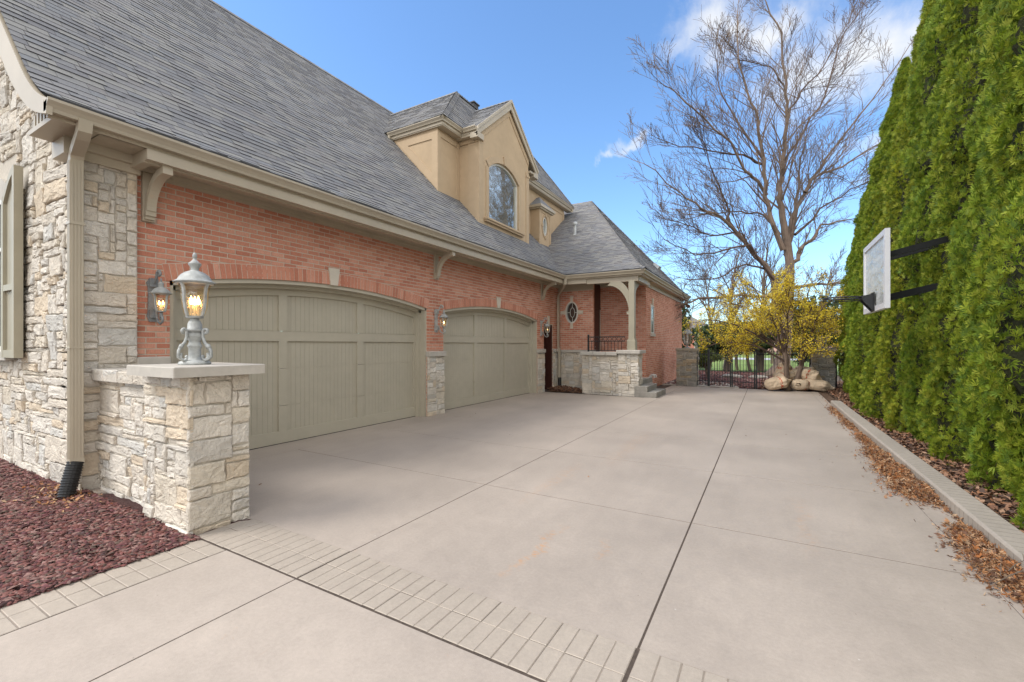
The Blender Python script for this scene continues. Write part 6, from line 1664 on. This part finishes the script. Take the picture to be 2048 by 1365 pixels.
# ================================================================ CAMERA, LIGHT, SKY
cam=bpy.data.cameras.new('camera'); co=bpy.data.objects.new('camera',cam); COL.objects.link(co)
cam.sensor_width=36; cam.lens=36*F/2048; cam.shift_y=7.5/2048; cam.clip_end=2000; cam.clip_start=.05
co.location=(0,0,CH); co.rotation_euler=(R(90),0,TH); sc.camera=co
EL=R(50); sd=Vector((-.66,-.75,0)).normalized(); az=math.atan2(sd.x,sd.y)
sl=bpy.data.lights.new('sun','SUN'); sl.energy=1.5; sl.angle=R(22); sl.color=(1,.955,.89); so=bpy.data.objects.new('sun',sl); COL.objects.link(so)
sv=Vector((sd.x*math.cos(EL),sd.y*math.cos(EL),math.sin(EL))); so.rotation_euler=(-sv).to_track_quat('-Z','Y').to_euler(); so.location=(0,0,20)
w=bpy.data.worlds.new('World'); sc.world=w; w.use_nodes=True; nt=w.node_tree; nt.nodes.clear()
out=N(nt,'ShaderNodeOutputWorld'); bg=N(nt,'ShaderNodeBackground'); bg.inputs[1].default_value=.15; nt.links.new(bg.outputs[0],out.inputs[0])
sky=N(nt,'ShaderNodeTexSky'); sky.sky_type='NISHITA'; sky.sun_disc=False; sky.sun_elevation=EL; sky.sun_rotation=az; sky.air_density=1.0; sky.dust_density=.6; sky.ozone_density=1.0
tc=N(nt,'ShaderNodeTexCoord'); nv=nt.nodes.new('ShaderNodeVectorMath'); nv.operation='NORMALIZE'; nt.links.new(tc.outputs['Generated'],nv.inputs[0])
nz=noise(nt,5.5,8,.62,vec=nv.outputs[0],dist=.3); nz2=noise(nt,3.0,3,.5,vec=nv.outputs[0])
# warp direction
sub=nt.nodes.new('ShaderNodeVectorMath'); sub.operation='SUBTRACT'; nt.links.new(nz.outputs['Color'],sub.inputs[0]); sub.inputs[1].default_value=(.5,.5,.5)
sc1=nt.nodes.new('ShaderNodeVectorMath'); sc1.operation='SCALE'; nt.links.new(sub.outputs[0],sc1.inputs[0]); sc1.inputs['Scale'].default_value=.26
ad=nt.nodes.new('ShaderNodeVectorMath'); ad.operation='ADD'; nt.links.new(nv.outputs[0],ad.inputs[0]); nt.links.new(sc1.outputs[0],ad.inputs[1])
CL=[((1450,60),.10,1,2.0,.85),((1550,50),.09,1,2.2,.95),((1350,85),.06,1,3,.45),((1640,165),.12,1,2.0,.85),((1740,130),.13,1,2.0,.95),((1880,75),.09,1,1.8,.9),((1245,270),.050,1,3.4,.75),((1210,290),.035,1,3,.7),((1735,335),.045,1,2.5,.6),((1700,100),.10,1,2.5,.4),((1490,20),.09,1,2.,.5)]
acc=None
for (uv,rad,_,zs,amp) in CL:
    d=ray(*uv).normalized(); s=nt.nodes.new('ShaderNodeVectorMath'); s.operation='SUBTRACT'; nt.links.new(ad.outputs[0],s.inputs[0]); s.inputs[1].default_value=d
    m=nt.nodes.new('ShaderNodeVectorMath'); m.operation='MULTIPLY'; nt.links.new(s.outputs[0],m.inputs[0]); m.inputs[1].default_value=(1,1,zs*.8)
    l=nt.nodes.new('ShaderNodeVectorMath'); l.operation='LENGTH'; nt.links.new(m.outputs[0],l.inputs[0])
    mr=nt.nodes.new('ShaderNodeMapRange'); mr.interpolation_type='SMOOTHSTEP'; mr.inputs['From Min'].default_value=rad*1.30; mr.inputs['From Max'].default_value=rad*.0; mr.inputs['To Min'].default_value=0; mr.inputs['To Max'].default_value=amp; nt.links.new(l.outputs['Value'],mr.inputs[0])
    if acc is None: acc=mr.outputs[0]
    else:
        mx=nt.nodes.new('ShaderNodeMath'); mx.operation='MAXIMUM'; nt.links.new(acc,mx.inputs[0]); nt.links.new(mr.outputs[0],mx.inputs[1]); acc=mx.outputs[0]
# bright clouds added out of view, behind and overhead, so the light is softly white
nzb=noise(nt,1.6,7,.6,vec=nv.outputs[0]); gen=ramp(nt,nzb.outputs[0],[(.36,.25),(.55,.95)])
sep=nt.nodes.new('ShaderNodeSeparateXYZ'); nt.links.new(nv.outputs[0],sep.inputs[0])
dt=nt.nodes.new('ShaderNodeVectorMath'); dt.operation='DOT_PRODUCT'; nt.links.new(nv.outputs[0],dt.inputs[0]); dt.inputs[1].default_value=(-ST,CT,0)
my=nt.nodes.new('ShaderNodeMapRange'); my.inputs['From Min'].default_value=.52; my.inputs['From Max'].default_value=.25; nt.links.new(dt.outputs['Value'],my.inputs[0])
mg=nt.nodes.new('ShaderNodeMath'); mg.operation='MULTIPLY'; nt.links.new(gen,mg.inputs[0]); nt.links.new(my.outputs[0],mg.inputs[1])
mx=nt.nodes.new('ShaderNodeMath'); mx.operation='MAXIMUM'; nt.links.new(acc,mx.inputs[0]); nt.links.new(mg.outputs[0],mx.inputs[1])
tint=mixc(nt,sky.outputs[0],SKYTINT,1.0,'MULTIPLY')
skv=mixc(nt,tint,(3.75,3.8,3.85),acc); skc=mixc(nt,skv,FILLCLOUDC,mg.outputs[0]); nt.links.new(skc,bg.inputs[0])
sc.view_settings.view_transform='Standard'; sc.view_settings.look='None'; sc.view_settings.exposure=EXPO; sc.view_settings.gamma=1
sc.render.engine='CYCLES'
sc.cycles.max_bounces=6; sc.cycles.transparent_max_bounces=8; sc.cycles.diffuse_bounces=3; sc.cycles.glossy_bounces=3
